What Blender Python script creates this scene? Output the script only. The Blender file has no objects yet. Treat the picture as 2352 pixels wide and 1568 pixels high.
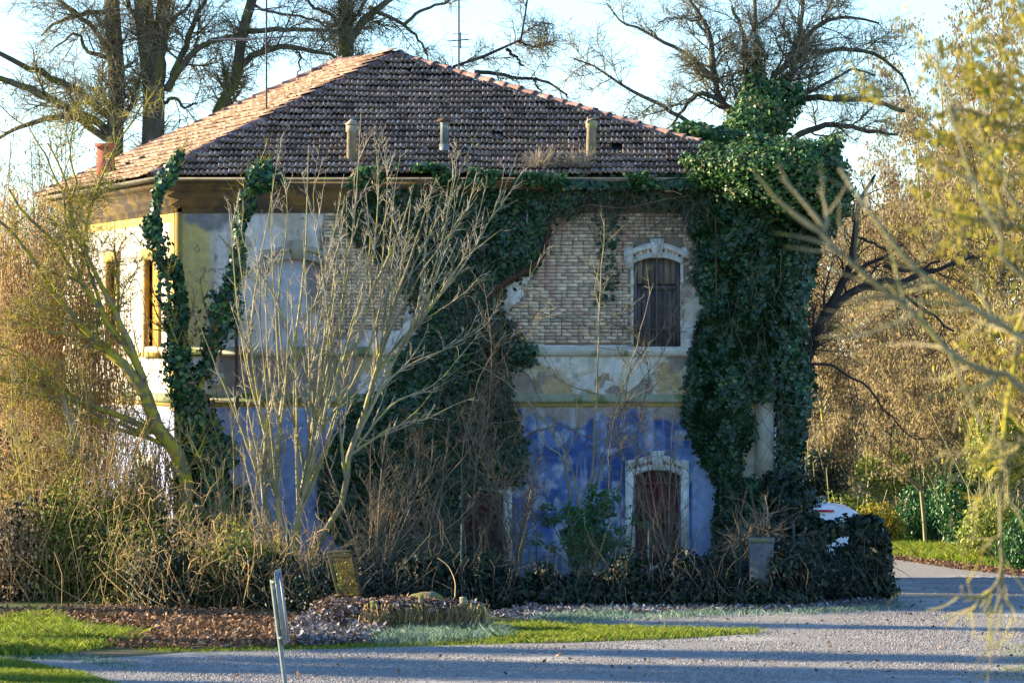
import bpy, math
import numpy as np
from mathutils import Vector, Matrix
rng = np.random.default_rng(11)
S = bpy.context.scene
COL = S.collection
R_ = math.radians

# ------------------------------------------------------------------ camera, sky, sun, exposure
F, H, D = 9040.0, 4.9, 80.0            # focal length in px of a 2352 px wide picture, eye height, metres to the facade
cam = bpy.data.cameras.new('camera'); camo = bpy.data.objects.new('camera', cam); COL.objects.link(camo)
camo.location = (0, -D, H); camo.rotation_euler = (math.pi/2, 0, 0)
cam.sensor_width = 36; cam.lens = 36*F/2352; cam.clip_start = 0.5; cam.clip_end = 3000
cam.dof.use_dof = True; cam.dof.focus_distance = 78; cam.dof.aperture_fstop = 5.6
S.camera = camo
SUN_EL, SUN_A = 14.5, 12.5             # degrees up; degrees behind the facade plane, sun on the left
w = bpy.data.worlds.new("World"); S.world = w; w.use_nodes = True
nt = w.node_tree
sky = nt.nodes.new('ShaderNodeTexSky'); sky.sky_type = 'NISHITA'; sky.sun_disc = False
sky.sun_elevation = R_(SUN_EL); sky.sun_rotation = R_(-(90-SUN_A))
sky.altitude = 0; sky.air_density = 1.0; sky.dust_density = 0.0; sky.ozone_density = 3.0
tint = nt.nodes.new('ShaderNodeMix'); tint.data_type = 'RGBA'; tint.blend_type = 'MULTIPLY'; tint.inputs[0].default_value = 1; tint.inputs[7].default_value = (.78, .9, 1.1, 1)
nt.links.new(sky.outputs[0], tint.inputs[6]); nt.links.new(tint.outputs[2], nt.nodes['Background'].inputs[0]); nt.nodes['Background'].inputs[1].default_value = 0.105
sl = bpy.data.lights.new('sun', 'SUN'); sl.energy = 5.0; sl.angle = R_(0.5); sl.color = (1.0, 0.84, 0.58)
so = bpy.data.objects.new('sun', sl); COL.objects.link(so)
sd = Vector((-math.cos(R_(SUN_EL))*math.cos(R_(SUN_A)), math.cos(R_(SUN_EL))*math.sin(R_(SUN_A)), math.sin(R_(SUN_EL))))
so.rotation_euler = sd.to_track_quat('Z', 'Y').to_euler(); so.location = sd*60
S.view_settings.view_transform = 'Standard'; S.view_settings.look = 'None'
S.view_settings.exposure = 2.0; S.view_settings.gamma = 1; S.view_settings.use_curve_mapping = False

# ------------------------------------------------------------------ helpers
def W(u, v, d=D):
    return np.array([(u-1176)*d/F, d-D, H+(784-v)*d/F])
def WL(pts, d=D):
    return np.array([W(p[0], p[1], p[2] if len(p) > 2 else d) for p in pts])
def nrm(a): return a/np.maximum(np.linalg.norm(a, axis=-1, keepdims=True), 1e-9)
def _h(i, j, k, s):
    n = (i*374761393 + j*668265263 + k*2147483647 + s*974634541) & 0xffffffff
    n = ((n ^ (n >> 13))*1274126177) & 0xffffffff
    return ((n ^ (n >> 16)) & 0xffff)/65535.0
def noise(p, s=0):                       # value noise 0..1
    p = np.asarray(p, float); i = np.floor(p).astype(np.int64); f = p-i; f = f*f*(3-2*f)
    r = 0
    for a in (0, 1):
        for b in (0, 1):
            for c in (0, 1):
                wgt = (f[..., 0] if a else 1-f[..., 0])*(f[..., 1] if b else 1-f[..., 1])*(f[..., 2] if c else 1-f[..., 2])
                r = r+wgt*_h(i[..., 0]+a, i[..., 1]+b, i[..., 2]+c, s)
    return r
def fbm(p, o=4, s=0):
    p = np.asarray(p, float); r = 0; a = .5; t = 0
    for k in range(o): r = r+a*noise(p*2**k+k*7.3, s+k); t += a; a *= .5
    return r/t
def sst(a, b, x): t = np.clip((x-a)/(b-a), 0, 1); return t*t*(3-2*t)
def hz(x, y):                            # height of the ground: it falls away behind the right end of the house
    return -1.1*sst(0, 18, np.asarray(y, float))*sst(5.0, 8.2, np.asarray(x, float))
def WG(u, v):                            # point of the ground
    z = 0.0
    for _ in range(40):
        d = F*(H-z)/(v-784); x, y = (u-1176)*d/F, d-D; z = .5*z+.5*float(hz(x, y))
    return np.array([x, y, float(hz(x, y))])
def WGa(q):
    q = np.asarray(q, float); z = np.zeros(len(q))
    for _ in range(30):
        d = F*(H-z)/(q[:, 1]-784); x, y = (q[:, 0]-1176)*d/F, d-D; z = .5*z+.5*hz(x, y)
    return np.stack([x, y, hz(x, y)], -1)
def inpoly(x, y, poly):
    x = np.asarray(x); y = np.asarray(y); r = np.zeros(x.shape, bool); n = len(poly); j = n-1
    for i in range(n):
        xi, yi = poly[i][:2]; xj, yj = poly[j][:2]
        if yi != yj: r ^= ((yi > y) != (yj > y)) & (x < (xj-xi)*(y-yi)/(yj-yi)+xi)
        j = i
    return r
def edist(x, y, poly):
    x = np.asarray(x, float); y = np.asarray(y, float); m = np.full(x.shape, 1e9); n = len(poly)
    for i in range(n):
        ax, ay = poly[i-1][:2]; bx, by = poly[i][:2]; dx, dy = bx-ax, by-ay
        t = np.clip(((x-ax)*dx+(y-ay)*dy)/(dx*dx+dy*dy+1e-9), 0, 1)
        m = np.minimum(m, np.hypot(x-ax-t*dx, y-ay-t*dy))
    return m
def polypts(poly, n, weight=None):
    q = np.array([p[:2] for p in poly], float); lo, hi = q.min(0), q.max(0); out = np.zeros((0, 2))
    while len(out) < n:
        p = rng.uniform(lo, hi, (n*2, 2)); p = p[inpoly(p[:, 0], p[:, 1], poly)]
        if weight is not None: p = p[rng.random(len(p)) < weight(p[:, 0], p[:, 1])]
        out = np.vstack([out, p])
    return out[:n]
def resample(pts, k):                    # Catmull-Rom through control points
    p = np.asarray(pts, float)
    if len(p) == 2: return p[0]+(p[1]-p[0])*np.linspace(0, 1, k)[:, None]
    q = np.vstack([2*p[0]-p[1], p, 2*p[-1]-p[-2]]); L = np.linalg.norm(np.diff(p, axis=0), axis=1)
    s = np.concatenate([[0], np.cumsum(L)]); t = np.linspace(0, s[-1], k)
    i = np.clip(np.searchsorted(s, t, 'right')-1, 0, len(p)-2); f = ((t-s[i])/np.maximum(L[i], 1e-9))[:, None]
    a, b, c, e = q[i], q[i+1], q[i+2], q[i+3]
    return .5*(2*b+(c-a)*f+(2*a-5*b+4*c-e)*f**2+(3*b-a-3*c+e)*f**3)

class G:                                 # collects geometry of ONE mesh object
    def __init__(s): s.v = []; s.f = []; s.r = []; s.n = 0; s.c = None
    def add(s, V, Fc, rnd=None):
        V = np.asarray(V, float).reshape(-1, 3); Fc = np.asarray(Fc, np.int64)
        s.v.append(V); s.f.append(Fc+s.n); s.n += len(V)
        s.r.append(np.full(len(Fc), rng.random()) if rnd is None else np.broadcast_to(np.asarray(rnd, float), (len(Fc),)))
        return s
    def box(s, c, size, axes=None, rnd=None):
        c = np.asarray(c, float); h = np.asarray(size, float)/2
        q = np.array([[-1,-1,-1],[1,-1,-1],[1,1,-1],[-1,1,-1],[-1,-1,1],[1,-1,1],[1,1,1],[-1,1,1]])*h
        if axes is not None: q = q@np.asarray(axes, float)
        return s.add(q+c, [[0,3,2,1],[4,5,6,7],[0,1,5,4],[1,2,6,5],[2,3,7,6],[3,0,4,7]], rnd)
    def tubes(s, P, R, sides=4, rnd=None):
        P = np.asarray(P, float); R = np.asarray(R, float)
        if P.ndim == 2: P = P[None]; R = np.broadcast_to(R, P.shape[:2])
        N, k, _ = P.shape
        if N == 0: return s
        T = np.empty_like(P); T[:, 1:-1] = P[:, 2:]-P[:, :-2]; T[:, 0] = P[:, 1]-P[:, 0]; T[:, -1] = P[:, -1]-P[:, -2]; T = nrm(T)
        ref = np.where(np.abs(nrm(P[:, -1]-P[:, 0])[:, 2:3]) > .8, np.array([[.98, .15, .1]]), np.array([[.1, .12, .98]]))[:, None]
        A = nrm(np.cross(T, ref)); B = np.cross(T, A)
        th = np.arange(sides)*2*math.pi/sides
        V = P[:, :, None]+R[:, :, None, None]*(A[:, :, None]*np.cos(th)[:, None]+B[:, :, None]*np.sin(th)[:, None])
        b = (np.arange(N)*k*sides)[:, None, None]; r = (np.arange(k-1)*sides)[None, :, None]; a = np.arange(sides)[None, None]; a2 = (a+1) % sides
        Fc = np.stack([b+r+a, b+r+a2, b+r+sides+a2, b+r+sides+a], -1).reshape(-1, 4)
        rn = rng.random(N) if rnd is None else np.broadcast_to(rnd, (N,))
        return s.add(V, Fc, np.repeat(rn, (k-1)*sides))
    def prism(s, poly, y0, y1, rnd=None):   # facade-px outline pushed through depth y0 (front) .. y1
        n = len(poly); X = [((p[0]-1176)/113.0, H+(784-p[1])/113.0) for p in poly]
        V = [(x, y0, z) for x, z in X]+[(x, y1, z) for x, z in X]; b = s.n
        s.v.append(np.array(V, float)); s.n += 2*n
        s.f.append([[b+i for i in range(n)]]); s.f.append([[b+i, b+n+i, b+n+(i+1) % n, b+(i+1) % n] for i in range(n)])
        rr = rng.random() if rnd is None else rnd; s.r.append(np.full(1, rr)); s.r.append(np.full(n, rr)); return s

def origin(o):
    p = Vector((0, 0, 0))
    while o is not None: p = p+o.location; o = o.parent
    return np.array(p)
def mk_mesh(name, g, mat, smooth=False, off=None):
    me = bpy.data.meshes.new(name)
    V = np.vstack(g.v)-(0 if off is None else off)
    loops, starts, tot, rnd = [], [], [], []; pos = 0
    for f, r in zip(g.f, g.r):
        f = np.asarray(f, np.int64); n, m = f.shape
        loops.append(f.ravel()); starts.append(pos+np.arange(n)*m); tot.append(np.full(n, m)); pos += n*m; rnd.append(r)
    loops = np.concatenate(loops); starts = np.concatenate(starts); rnd = np.concatenate(rnd)
    me.vertices.add(len(V)); me.vertices.foreach_set('co', V.astype(np.float32).ravel())
    me.loops.add(len(loops)); me.loops.foreach_set('vertex_index', loops.astype(np.int32))
    me.polygons.add(len(starts)); me.polygons.foreach_set('loop_start', starts.astype(np.int32))
    me.update(calc_edges=True)
    a = me.attributes.new('rnd', 'FLOAT', 'FACE'); a.data.foreach_set('value', rnd.astype(np.float32))
    if g.c is not None:
        a = me.attributes.new('col', 'FLOAT_COLOR', 'POINT'); a.data.foreach_set('color', np.hstack([np.vstack(g.c), np.ones((len(V), 1))]).astype(np.float32).ravel())
    if smooth: me.polygons.foreach_set('use_smooth', np.ones(len(starts), bool))
    me.materials.append(mat); me.validate(); return me
def obj(name, g, mat, parent=None, smooth=False, kind=None, label=None):
    o = bpy.data.objects.new(name, mk_mesh(name, g, mat, smooth, origin(parent) if parent else None)); COL.objects.link(o)
    if parent: o.parent = parent
    if kind: o['kind'] = kind
    if label: o['label'] = label
    return o
def thing(name, label, cat, loc=(0, 0, 0), group=None):
    o = bpy.data.objects.new(name, None); COL.objects.link(o); o.location = [float(c) for c in loc]; o.empty_display_size = .2
    o['label'] = label; o['category'] = cat
    if group: o['group'] = group
    return o

# materials ---------------------------------------------------------
def mat(name, c1, c2=None, scale=4, rough=.85, bump=0, bscale=40, rv=.25, spec=.25, ramp=None, transl=0, col=False, detail=6, c3=None, s3=1.0, t3=.6, metal=0, stretch=None):
    m = bpy.data.materials.new(name); m.use_nodes = True; t = m.node_tree; N = t.nodes; L = t.links; N.clear()
    out = N.new('ShaderNodeOutputMaterial'); b = N.new('ShaderNodeBsdfPrincipled')
    b.inputs['Roughness'].default_value = rough; b.inputs['Specular IOR Level'].default_value = spec; b.inputs['Metallic'].default_value = metal
    geo = N.new('ShaderNodeNewGeometry'); P = geo.outputs['Position']
    if stretch:
        mp = N.new('ShaderNodeMapping'); mp.inputs['Scale'].default_value = stretch; L.new(P, mp.inputs[0]); P = mp.outputs[0]
    at = N.new('ShaderNodeAttribute'); at.attribute_name = 'rnd'; oi = N.new('ShaderNodeObjectInfo')
    ad = N.new('ShaderNodeMath'); ad.operation = 'ADD'; L.new(at.outputs['Fac'], ad.inputs[0]); L.new(oi.outputs['Random'], ad.inputs[1])
    fr = N.new('ShaderNodeMath'); fr.operation = 'FRACT'; L.new(ad.outputs[0], fr.inputs[0]); rnd = fr.outputs[0]
    def nz(sc, det=detail):
        n = N.new('ShaderNodeTexNoise'); n.inputs['Scale'].default_value = sc; n.inputs['Detail'].default_value = det; L.new(P, n.inputs['Vector']); return n.outputs['Fac']
    def mix(fac, a, c, mode='MIX'):
        x = N.new('ShaderNodeMix'); x.data_type = 'RGBA'; x.blend_type = mode
        for sock, val in ((0, fac), (6, a), (7, c)):
            if hasattr(val, 'is_linked') or hasattr(val, 'links'): L.new(val, x.inputs[sock])
            elif sock == 0: x.inputs[0].default_value = val
            else: x.inputs[sock].default_value = (*val, 1)
        return x.outputs[2]
    def rng_(x, lo, hi):
        r = N.new('ShaderNodeMapRange'); r.inputs[1].default_value = lo; r.inputs[2].default_value = hi; L.new(x, r.inputs[0]); return r.outputs[0]
    if ramp:
        rp = N.new('ShaderNodeValToRGB'); e = rp.color_ramp.elements
        while len(e) < len(ramp): e.new(.5)
        for i, (p, c) in enumerate(ramp): e[i].position = p; e[i].color = (*c, 1)
        L.new(rnd, rp.inputs[0]); c = rp.outputs[0]
        if c2: c = mix(rng_(nz(scale), .4, .65), c, c2)
    elif col:
        a2 = N.new('ShaderNodeAttribute'); a2.attribute_name = 'col'; c = a2.outputs['Color']
        c = mix(rng_(nz(scale), .35, .7), c, mix(1.0, c, c2 or (.8, .8, .8), 'MULTIPLY'))
    else:
        c = mix(rng_(nz(scale), .35, .65), c1, c2 or c1)
        k = N.new('ShaderNodeMapRange'); k.inputs[3].default_value = 1-rv; k.inputs[4].default_value = 1+rv; L.new(rnd, k.inputs[0])
        cm = N.new('ShaderNodeCombineColor'); [L.new(k.outputs[0], cm.inputs[i]) for i in range(3)]
        c = mix(1.0, c, cm.outputs[0], 'MULTIPLY')
    if c3: c = mix(rng_(nz(s3, 8), t3, t3+.08), c, c3)
    L.new(c, b.inputs['Base Color'])
    if bump:
        bp = N.new('ShaderNodeBump'); bp.inputs['Strength'].default_value = 1; bp.inputs['Distance'].default_value = bump
        L.new(nz(bscale, 4), bp.inputs['Height']); L.new(bp.outputs[0], b.inputs['Normal'])
    sh = b.outputs[0]
    if transl:
        tr = N.new('ShaderNodeBsdfTranslucent'); L.new(c, tr.inputs[0]); mx = N.new('ShaderNodeMixShader'); mx.inputs[0].default_value = transl
        L.new(sh, mx.inputs[1]); L.new(tr.outputs[0], mx.inputs[2]); sh = mx.outputs[0]
    L.new(sh, out.inputs[0]); return m

M = {}
M['bark'] = mat('bark', (.075, .062, .045), (.135, .115, .07), 6, .9, .03, 30, c3=(.12, .13, .025), s3=3, t3=.52, stretch=(1, 1, .35))
M['twig'] = mat('twig', (.2, .165, .1), (.29, .25, .15), 3, .8, rv=.3, c3=(.2, .18, .03), s3=4, t3=.55)
M['twig_pale'] = mat('twig_pale', (.34, .285, .165), (.2, .18, .08), 3, .75, .004, 60, c3=(.3, .28, .06), s3=5, t3=.53)
M['twig_tip'] = mat('twig_tip', (.44, .38, .28), (.3, .255, .15), 3, .8, rv=.3)
M['twig_moss'] = mat('twig_moss', (.28, .235, .09), (.2, .165, .08), 4, .8, .004, 60, c3=(.38, .32, .03), s3=5, t3=.48)
M['twig_dark'] = mat('twig_dark', (.035, .03, .026), (.06, .05, .04), 3, .85, .01, 40)
M['vine'] = mat('vine', (.2, .16, .1), (.11, .085, .055), 2, .85, rv=.4)
M['vine_gold'] = mat('vine_gold', (.52, .35, .14), (.3, .2, .09), 2, .85, rv=.4)
M['ivy'] = mat('ivy', (0, 0, 0), (.022, .05, .015), 1.1, .4, ramp=[(0, (.004, .02, .009)), (.4, (.012, .052, .02)), (.8, (.028, .095, .028)), (.93, (.06, .14, .04)), (.98, (.12, .19, .04)), (1, (.22, .11, .04))], spec=.45, transl=.06)
M['ivy_top_sunlit'] = mat('ivy_top_sunlit', (0, 0, 0), None, 3, .45, ramp=[(0, (.012, .045, .015)), (.5, (.04, .115, .025)), (.85, (.1, .2, .04)), (1, (.3, .2, .1))], spec=.4, transl=.25)  # sunlight put into the colour: lighter, yellower ivy greens, plus brown seed tone
M['ivy_sunlit_tone'] = mat('ivy_sunlit_tone', (0, 0, 0), None, 3, .4, ramp=[(0, (.006, .03, .013)), (.5, (.018, .08, .028)), (.85, (.05, .16, .04)), (1, (.14, .22, .05))], spec=.45, transl=.15)  # ivy greens lightened so the colour carries the sunlit highlights
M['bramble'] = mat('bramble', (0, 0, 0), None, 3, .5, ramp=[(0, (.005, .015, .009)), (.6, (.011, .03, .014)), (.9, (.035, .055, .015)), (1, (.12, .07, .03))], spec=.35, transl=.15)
M['evergreen'] = mat('evergreen', (0, 0, 0), None, 3, .4, ramp=[(0, (.015, .075, .02)), (.6, (.03, .12, .03)), (1, (.07, .18, .03))], spec=.4, transl=.25)
M['dry'] = mat('dry', (0, 0, 0), None, 3, .8, ramp=[(0, (.22, .14, .07)), (.5, (.48, .34, .18)), (.85, (.6, .46, .28)), (1, (.42, .2, .06))], transl=.35, spec=.1)
M['dry_brown'] = mat('dry_brown', (0, 0, 0), None, 3, .8, ramp=[(0, (.1, .07, .04)), (.4, (.28, .2, .11)), (.8, (.48, .37, .21)), (1, (.42, .36, .1))], transl=.4, spec=.1)
M['yellow'] = mat('yellow', (0, 0, 0), None, 3, .7, ramp=[(0, (.16, .17, .02)), (.5, (.3, .26, .03)), (1, (.45, .34, .05))], transl=.35, spec=.15)
M['lime'] = mat('lime', (0, 0, 0), None, 3, .5, ramp=[(0, (.08, .13, .015)), (.5, (.2, .25, .03)), (1, (.42, .4, .06))], transl=.35, spec=.3)
M['litter'] = mat('litter', (0, 0, 0), None, 3, .85, ramp=[(0, (.1, .055, .03)), (.5, (.2, .11, .06)), (.85, (.3, .19, .11)), (1, (.4, .3, .2))], transl=.1, spec=.1)
M['frost'] = mat('frost', (0, 0, 0), None, 3, .8, ramp=[(0, (.07, .055, .05)), (.4, (.15, .13, .12)), (.8, (.27, .25, .25)), (1, (.42, .42, .44))], transl=.1, spec=.2)
M['grass'] = mat('grass', (0, 0, 0), None, 3, .7, ramp=[(0, (.05, .1, .012)), (.45, (.17, .26, .02)), (.8, (.34, .38, .04)), (1, (.38, .33, .13))], transl=.4, spec=.2)
M['grass_frost'] = mat('grass_frost', (0, 0, 0), None, 3, .6, ramp=[(0, (.07, .14, .07)), (.5, (.16, .26, .17)), (1, (.34, .41, .37))], transl=.2, spec=.2)
M['straw'] = mat('straw', (.36, .3, .2), (.25, .2, .14), 3, .85, rv=.35)
M['ground'] = mat('ground', (.06, .075, .022), (.09, .065, .04), 1.3, .95, .03, 25, c3=(.08, .11, .02), s3=.6, t3=.5)
M['gravel'] = mat('gravel', (.35, .32, .275), (.18, .17, .155), 26, .9, .02, 55, detail=2, c3=(.4, .365, .31), s3=.7, t3=.55, rv=0)
M['pebble'] = mat('pebble', (.38, .33, .27), (.25, .22, .19), 8, .9, rv=.35, spec=.1)
M['plaster'] = mat('plaster', (.6, .6, .6), (.72, .71, .7), 7, .9, .012, 35, col=True)
M['surround'] = mat('surround', (.74, .71, .61), (.56, .53, .44), 5, .9, .006, 40, rv=.08, c3=(.3, .3, .2), s3=3, t3=.62)
M['band'] = mat('band', (.66, .63, .5), (.5, .48, .35), 4, .9, .008, 40, rv=.1, c3=(.2, .24, .1), s3=1.6, t3=.56)
M['moss_band'] = mat('moss_band', (.24, .26, .15), (.36, .34, .22), 3, .9, .008, 40, rv=.1, c3=(.14, .2, .06), s3=2, t3=.55)
M['yellow_paint'] = mat('yellow_paint', (.42, .29, .05), (.3, .22, .08), 5, .85, .004, 40, rv=.1)
M['brick'] = mat('brick', (.72, .57, .38), (.52, .4, .26), 9, .9, .006, 60, rv=.35, c3=(.56, .37, .26), s3=2.0, t3=.54)
M['brick_red'] = mat('brick_red', (.36, .12, .07), (.25, .09, .06), 6, .9, .01, 40)
M['tile'] = mat('tile', (.36, .235, .16), (.19, .135, .105), 2.2, .95, .006, 60, rv=.4, spec=.08, c3=(.4, .39, .36), s3=5, t3=.6)
M['ridge'] = mat('ridge', (.3, .16, .12), (.18, .1, .085), 6, .85, .006, 60, rv=.3, c3=(.3, .28, .22), s3=9, t3=.56)
M['deck'] = mat('deck', (.08, .05, .04), (.05, .035, .03), 5)
M['wood_grey'] = mat('wood_grey', (.13, .115, .11), (.08, .07, .065), 5, .85, .01, 40, rv=.3, stretch=(6, 6, .6))
M['wood_pale'] = mat('wood_pale', (.25, .22, .16), (.17, .15, .11), 5, .85, .01, 40, rv=.2, stretch=(6, 6, .6))
M['wood_red'] = mat('wood_red', (.15, .035, .028), (.08, .022, .018), 4, .8, .01, 40, rv=.25, stretch=(6, 6, .6))
M['ochre'] = mat('ochre', (.6, .31, .05), (.46, .23, .05), 3, .85, .006, 40, rv=.1)
M['rust'] = mat('rust', (.07, .04, .025), (.12, .06, .03), 7, .85, .008, 50, rv=.2)
M['rust_pale'] = mat('rust_pale', (.32, .22, .07), (.22, .13, .05), 7, .8, .006, 50, rv=.2)
M['metal'] = mat('metal', (.3, .31, .33), (.22, .23, .25), 4, .5, spec=.4, rv=.1)
M['gutter'] = mat('gutter', (.27, .24, .18), (.17, .14, .1), 4, .7, .004, 40, rv=.1, c3=(.16, .18, .06), s3=3, t3=.58)
M['alu'] = mat('alu', (.06, .06, .06), (.04, .04, .045), 4, .6, metal=.2)
M['zinc'] = mat('zinc', (.2, .23, .22), (.14, .17, .16), 8, .55, rv=.1, metal=.2, c3=(.36, .36, .28), s3=6, t3=.6)
M['concrete'] = mat('concrete', (.16, .17, .17), (.11, .12, .12), 5, .9, .01, 35, rv=.15, c3=(.14, .17, .08), s3=3, t3=.58)
M['vent'] = mat('vent', (.4, .33, .22), (.28, .23, .16), 8, .9, .01, 40, rv=.15, c3=(.34, .3, .08), s3=6, t3=.58)
M['stone'] = mat('stone', (.26, .22, .13), (.15, .13, .08), 6, .9, .02, 25, rv=.3, c3=(.16, .17, .04), s3=5, t3=.52)
M['post'] = mat('post', (.02, .06, .06), (.03, .05, .05), 6, .6, rv=.1)
M['moss'] = mat('moss', (.2, .22, .02), (.12, .15, .02), 10, .95, .01, 60, rv=.4)
M['white_paint'] = mat('white_paint', (.75, .76, .78), (.72, .73, .75), 2, .25, spec=.5, rv=0)
M['glass'] = mat('glass', (.03, .035, .04), (.04, .045, .05), 2, .08, spec=.6, rv=0)
M['red_lens'] = mat('red_lens', (.6, .015, .015), (.5, .012, .012), 2, .2, spec=.6, rv=0)
M['rubber'] = mat('rubber', (.02, .02, .02), (.03, .03, .03), 9, .8, rv=0)

# vegetation helpers ------------------------------------------------
LEAF = {
 'ivy': (np.array([(0,0,0),(-.5,.12,.10),(-.56,.5,.06),(0,1,-.10),(.56,.5,.06),(.5,.12,.10)]), [(0,3,2,1),(0,5,4,3)]),
 'oval': (np.array([(0,0,0),(-.3,.35,.09),(-.22,.75,.05),(0,1,-.05),(.22,.75,.05),(.3,.35,.09)]), [(0,3,2,1),(0,5,4,3)]),
 'lance': (np.array([(0,0,0),(-.17,.45,.06),(0,1,0),(.17,.45,.06)]), [(0,2,1),(0,3,2)]),
 'curl': (np.array([(0,0,0),(-.35,.4,.3),(0,1,.25),(.3,.5,.1)]), [(0,2,1),(0,3,2)]),
}
def leaves(g, P, N, size, shape='ivy', tip=(0, 0, -1), jit=.6):
    n = len(P)
    if n == 0: return g
    tv, tf = LEAF[shape]; N = nrm(N)
    ty = np.asarray(tip, float)+jit*rng.normal(size=(n, 3)); ty = nrm(ty-(ty*N).sum(1, keepdims=True)*N); tx = np.cross(ty, N)
    s = np.broadcast_to(size, (n,))[:, None, None]
    V = P[:, None]+s*(tv[None, :, 0:1]*tx[:, None]+tv[None, :, 1:2]*ty[:, None]+tv[None, :, 2:3]*N[:, None])
    Fc = (np.array(tf)[None]+(np.arange(n)*len(tv))[:, None, None]).reshape(-1, len(tf[0]))
    return g.add(V, Fc, np.repeat(rng.random(n), len(tf)))
def grow(par, n, L, ang=(25, 60), up=.1, k=4, wig=.15, t0=.2, t1=1.0, rr=.6, rmin=.004, bias=None, taper=.25, short=.5):
    P, R = par; N, kp, _ = P.shape; ln = np.linalg.norm(P[:, -1]-P[:, 0], axis=1); idx = rng.choice(N, n, p=ln/ln.sum())
    t = rng.uniform(t0, t1, n); f = np.minimum(t*(kp-1), kp-1.001); i = f.astype(int); f = (f-i)[:, None]
    a, b = P[idx, i], P[idx, i+1]; pos = a+(b-a)*f; tan = nrm(b-a); r = R[idx, i]
    per = nrm(np.cross(tan, rng.normal(size=(n, 3)))); th = np.radians(rng.uniform(*ang, n))[:, None]
    d = nrm(np.cos(th)*tan+np.sin(th)*per+np.array([0, 0, up])+(0 if bias is None else np.asarray(bias)))
    length = rng.uniform(*L, n)*(1-short*t); st = (length/(k-1))[:, None]
    Q = np.empty((n, k, 3)); Q[:, 0] = pos
    for j in range(1, k):
        Q[:, j] = Q[:, j-1]+d*st; d = nrm(d+wig*rng.normal(size=(n, 3))+np.array([0, 0, up*.5]))
    r0 = np.maximum(np.minimum(r*rr, length*.03+rmin), rmin)
    return Q, r0[:, None]*np.linspace(1, taper, k)[None]
def stack(lines, radii, k=14, d=D, wob=0.0):
    P = np.stack([resample(WL(l, d), k) for l in lines])
    if wob: P[:, 1:] += wob*rng.normal(size=P[:, 1:].shape)
    R = np.stack([np.interp(np.linspace(0, 1, k), np.linspace(0, 1, len(r)), r) for r in radii]); return P, R
def alongtube(par, n, rad, t0=0, t1=1, thin=0):
    P, R = par; N, kp, _ = P.shape; ln = np.linalg.norm(P[:, -1]-P[:, 0], axis=1); idx = rng.choice(N, n, p=ln/ln.sum())
    f = np.minimum(rng.uniform(t0, t1, n)*(kp-1), kp-1.001); i = f.astype(int); q = P[idx, i]+(P[idx, i+1]-P[idx, i])*(f-i)[:, None]
    dr = nrm(rng.normal(size=(n, 3))*np.array([1, 1, .35])); rr = R[idx, i][:, None]+rad*(.25+.75*rng.random((n, 1)))*(.1+2.6*fbm(q*2.6, 2)[:, None]**1.7)*(1-thin*(f[:, None] if 0 else ((i+0.0)/kp)[:, None]))
    return q+dr*rr, dr
def blobpts(bl, n, shell=.3, rough=.35, fr=2.2):
    c = np.array([b[0] for b in bl], float); r = np.array([b[1] for b in bl], float)
    a = (r[:, 0]*r[:, 2]+r[:, 1]*r[:, 2]+r[:, 0]*r[:, 1]); i = rng.choice(len(bl), n, p=a/a.sum())
    d = nrm(rng.normal(size=(n, 3))); p0 = c[i]+d*r[i]
    P = c[i]+d*r[i]*(1-shell*rng.random((n, 1))**1.5)*(1+rough*(fbm(p0*fr, 3)[:, None]*2-1)); N = nrm(d/r[i]); P[:, 2] = np.maximum(P[:, 2], .02+hz(P[:, 0], P[:, 1])); return P, N
def tendrils(g, P0, L, k=6, r=.006, down=1.0, wig=.3, side=None):
    n = len(P0); d = nrm(np.array([0, 0, -down])+.5*rng.normal(size=(n, 3))+(0 if side is None else np.asarray(side))); st = (rng.uniform(*L, n)/(k-1))[:, None]
    Q = np.empty((n, k, 3)); Q[:, 0] = P0
    for j in range(1, k): Q[:, j] = Q[:, j-1]+d*st; d = nrm(d+wig*rng.normal(size=(n, 3))+np.array([0, 0, -.25*down]))
    Q[:, :, 2] = np.maximum(Q[:, :, 2], .02)
    g.tubes(Q, (rng.uniform(.5, 1.4, n)*r)[:, None]*np.linspace(1, .6, k)[None], 3); return Q

# ------------------------------------------------------------------ ground, road
def sheet(name, poly, z, m, wob=.25, step=.5):
    p = np.array(poly, float); out = []
    for i in range(len(p)):
        a, b = p[i], p[(i+1) % len(p)]; n = max(1, int(np.hypot(*(b-a))/step)); n = min(n, 200)
        for t in range(n):
            q = a+(b-a)*t/n; o = (fbm(np.array([[q[0]*.7, q[1]*.7, 1.]]), 3)[0]-.5)*2*wob; o2 = (fbm(np.array([[q[0]*.7, q[1]*.7, 9.]]), 3)[0]-.5)*2*wob
            out.append((q[0]+o, q[1]+o2, z))
    import bmesh
    b = bmesh.new(); fc = b.faces.new([b.verts.new(q) for q in out]); bmesh.ops.triangulate(b, faces=[fc])
    for ax, lo, hi in ((0, -14, 24), (1, -30, 46)):
        for c in (np.arange(5, 9, .8) if ax == 0 else np.arange(-1, 19, 1.5)):
            co = [0, 0, 0]; co[ax] = c; no = [0, 0, 0]; no[ax] = 1; bmesh.ops.bisect_plane(b, geom=b.verts[:]+b.edges[:]+b.faces[:], plane_co=co, plane_no=no)
    bmesh.ops.triangulate(b, faces=b.faces[:]); b.verts.index_update(); V = np.array([v.co[:] for v in b.verts]); V[:, 2] += hz(V[:, 0], V[:, 1]); Fc = [[v.index for v in f.verts] for f in b.faces]; b.free()
    if np.cross(V[Fc[0][1]]-V[Fc[0][0]], V[Fc[0][2]]-V[Fc[0][0]])[2] < 0: Fc = [f[::-1] for f in Fc]
    g = G(); g.add(V, Fc); return g
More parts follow.
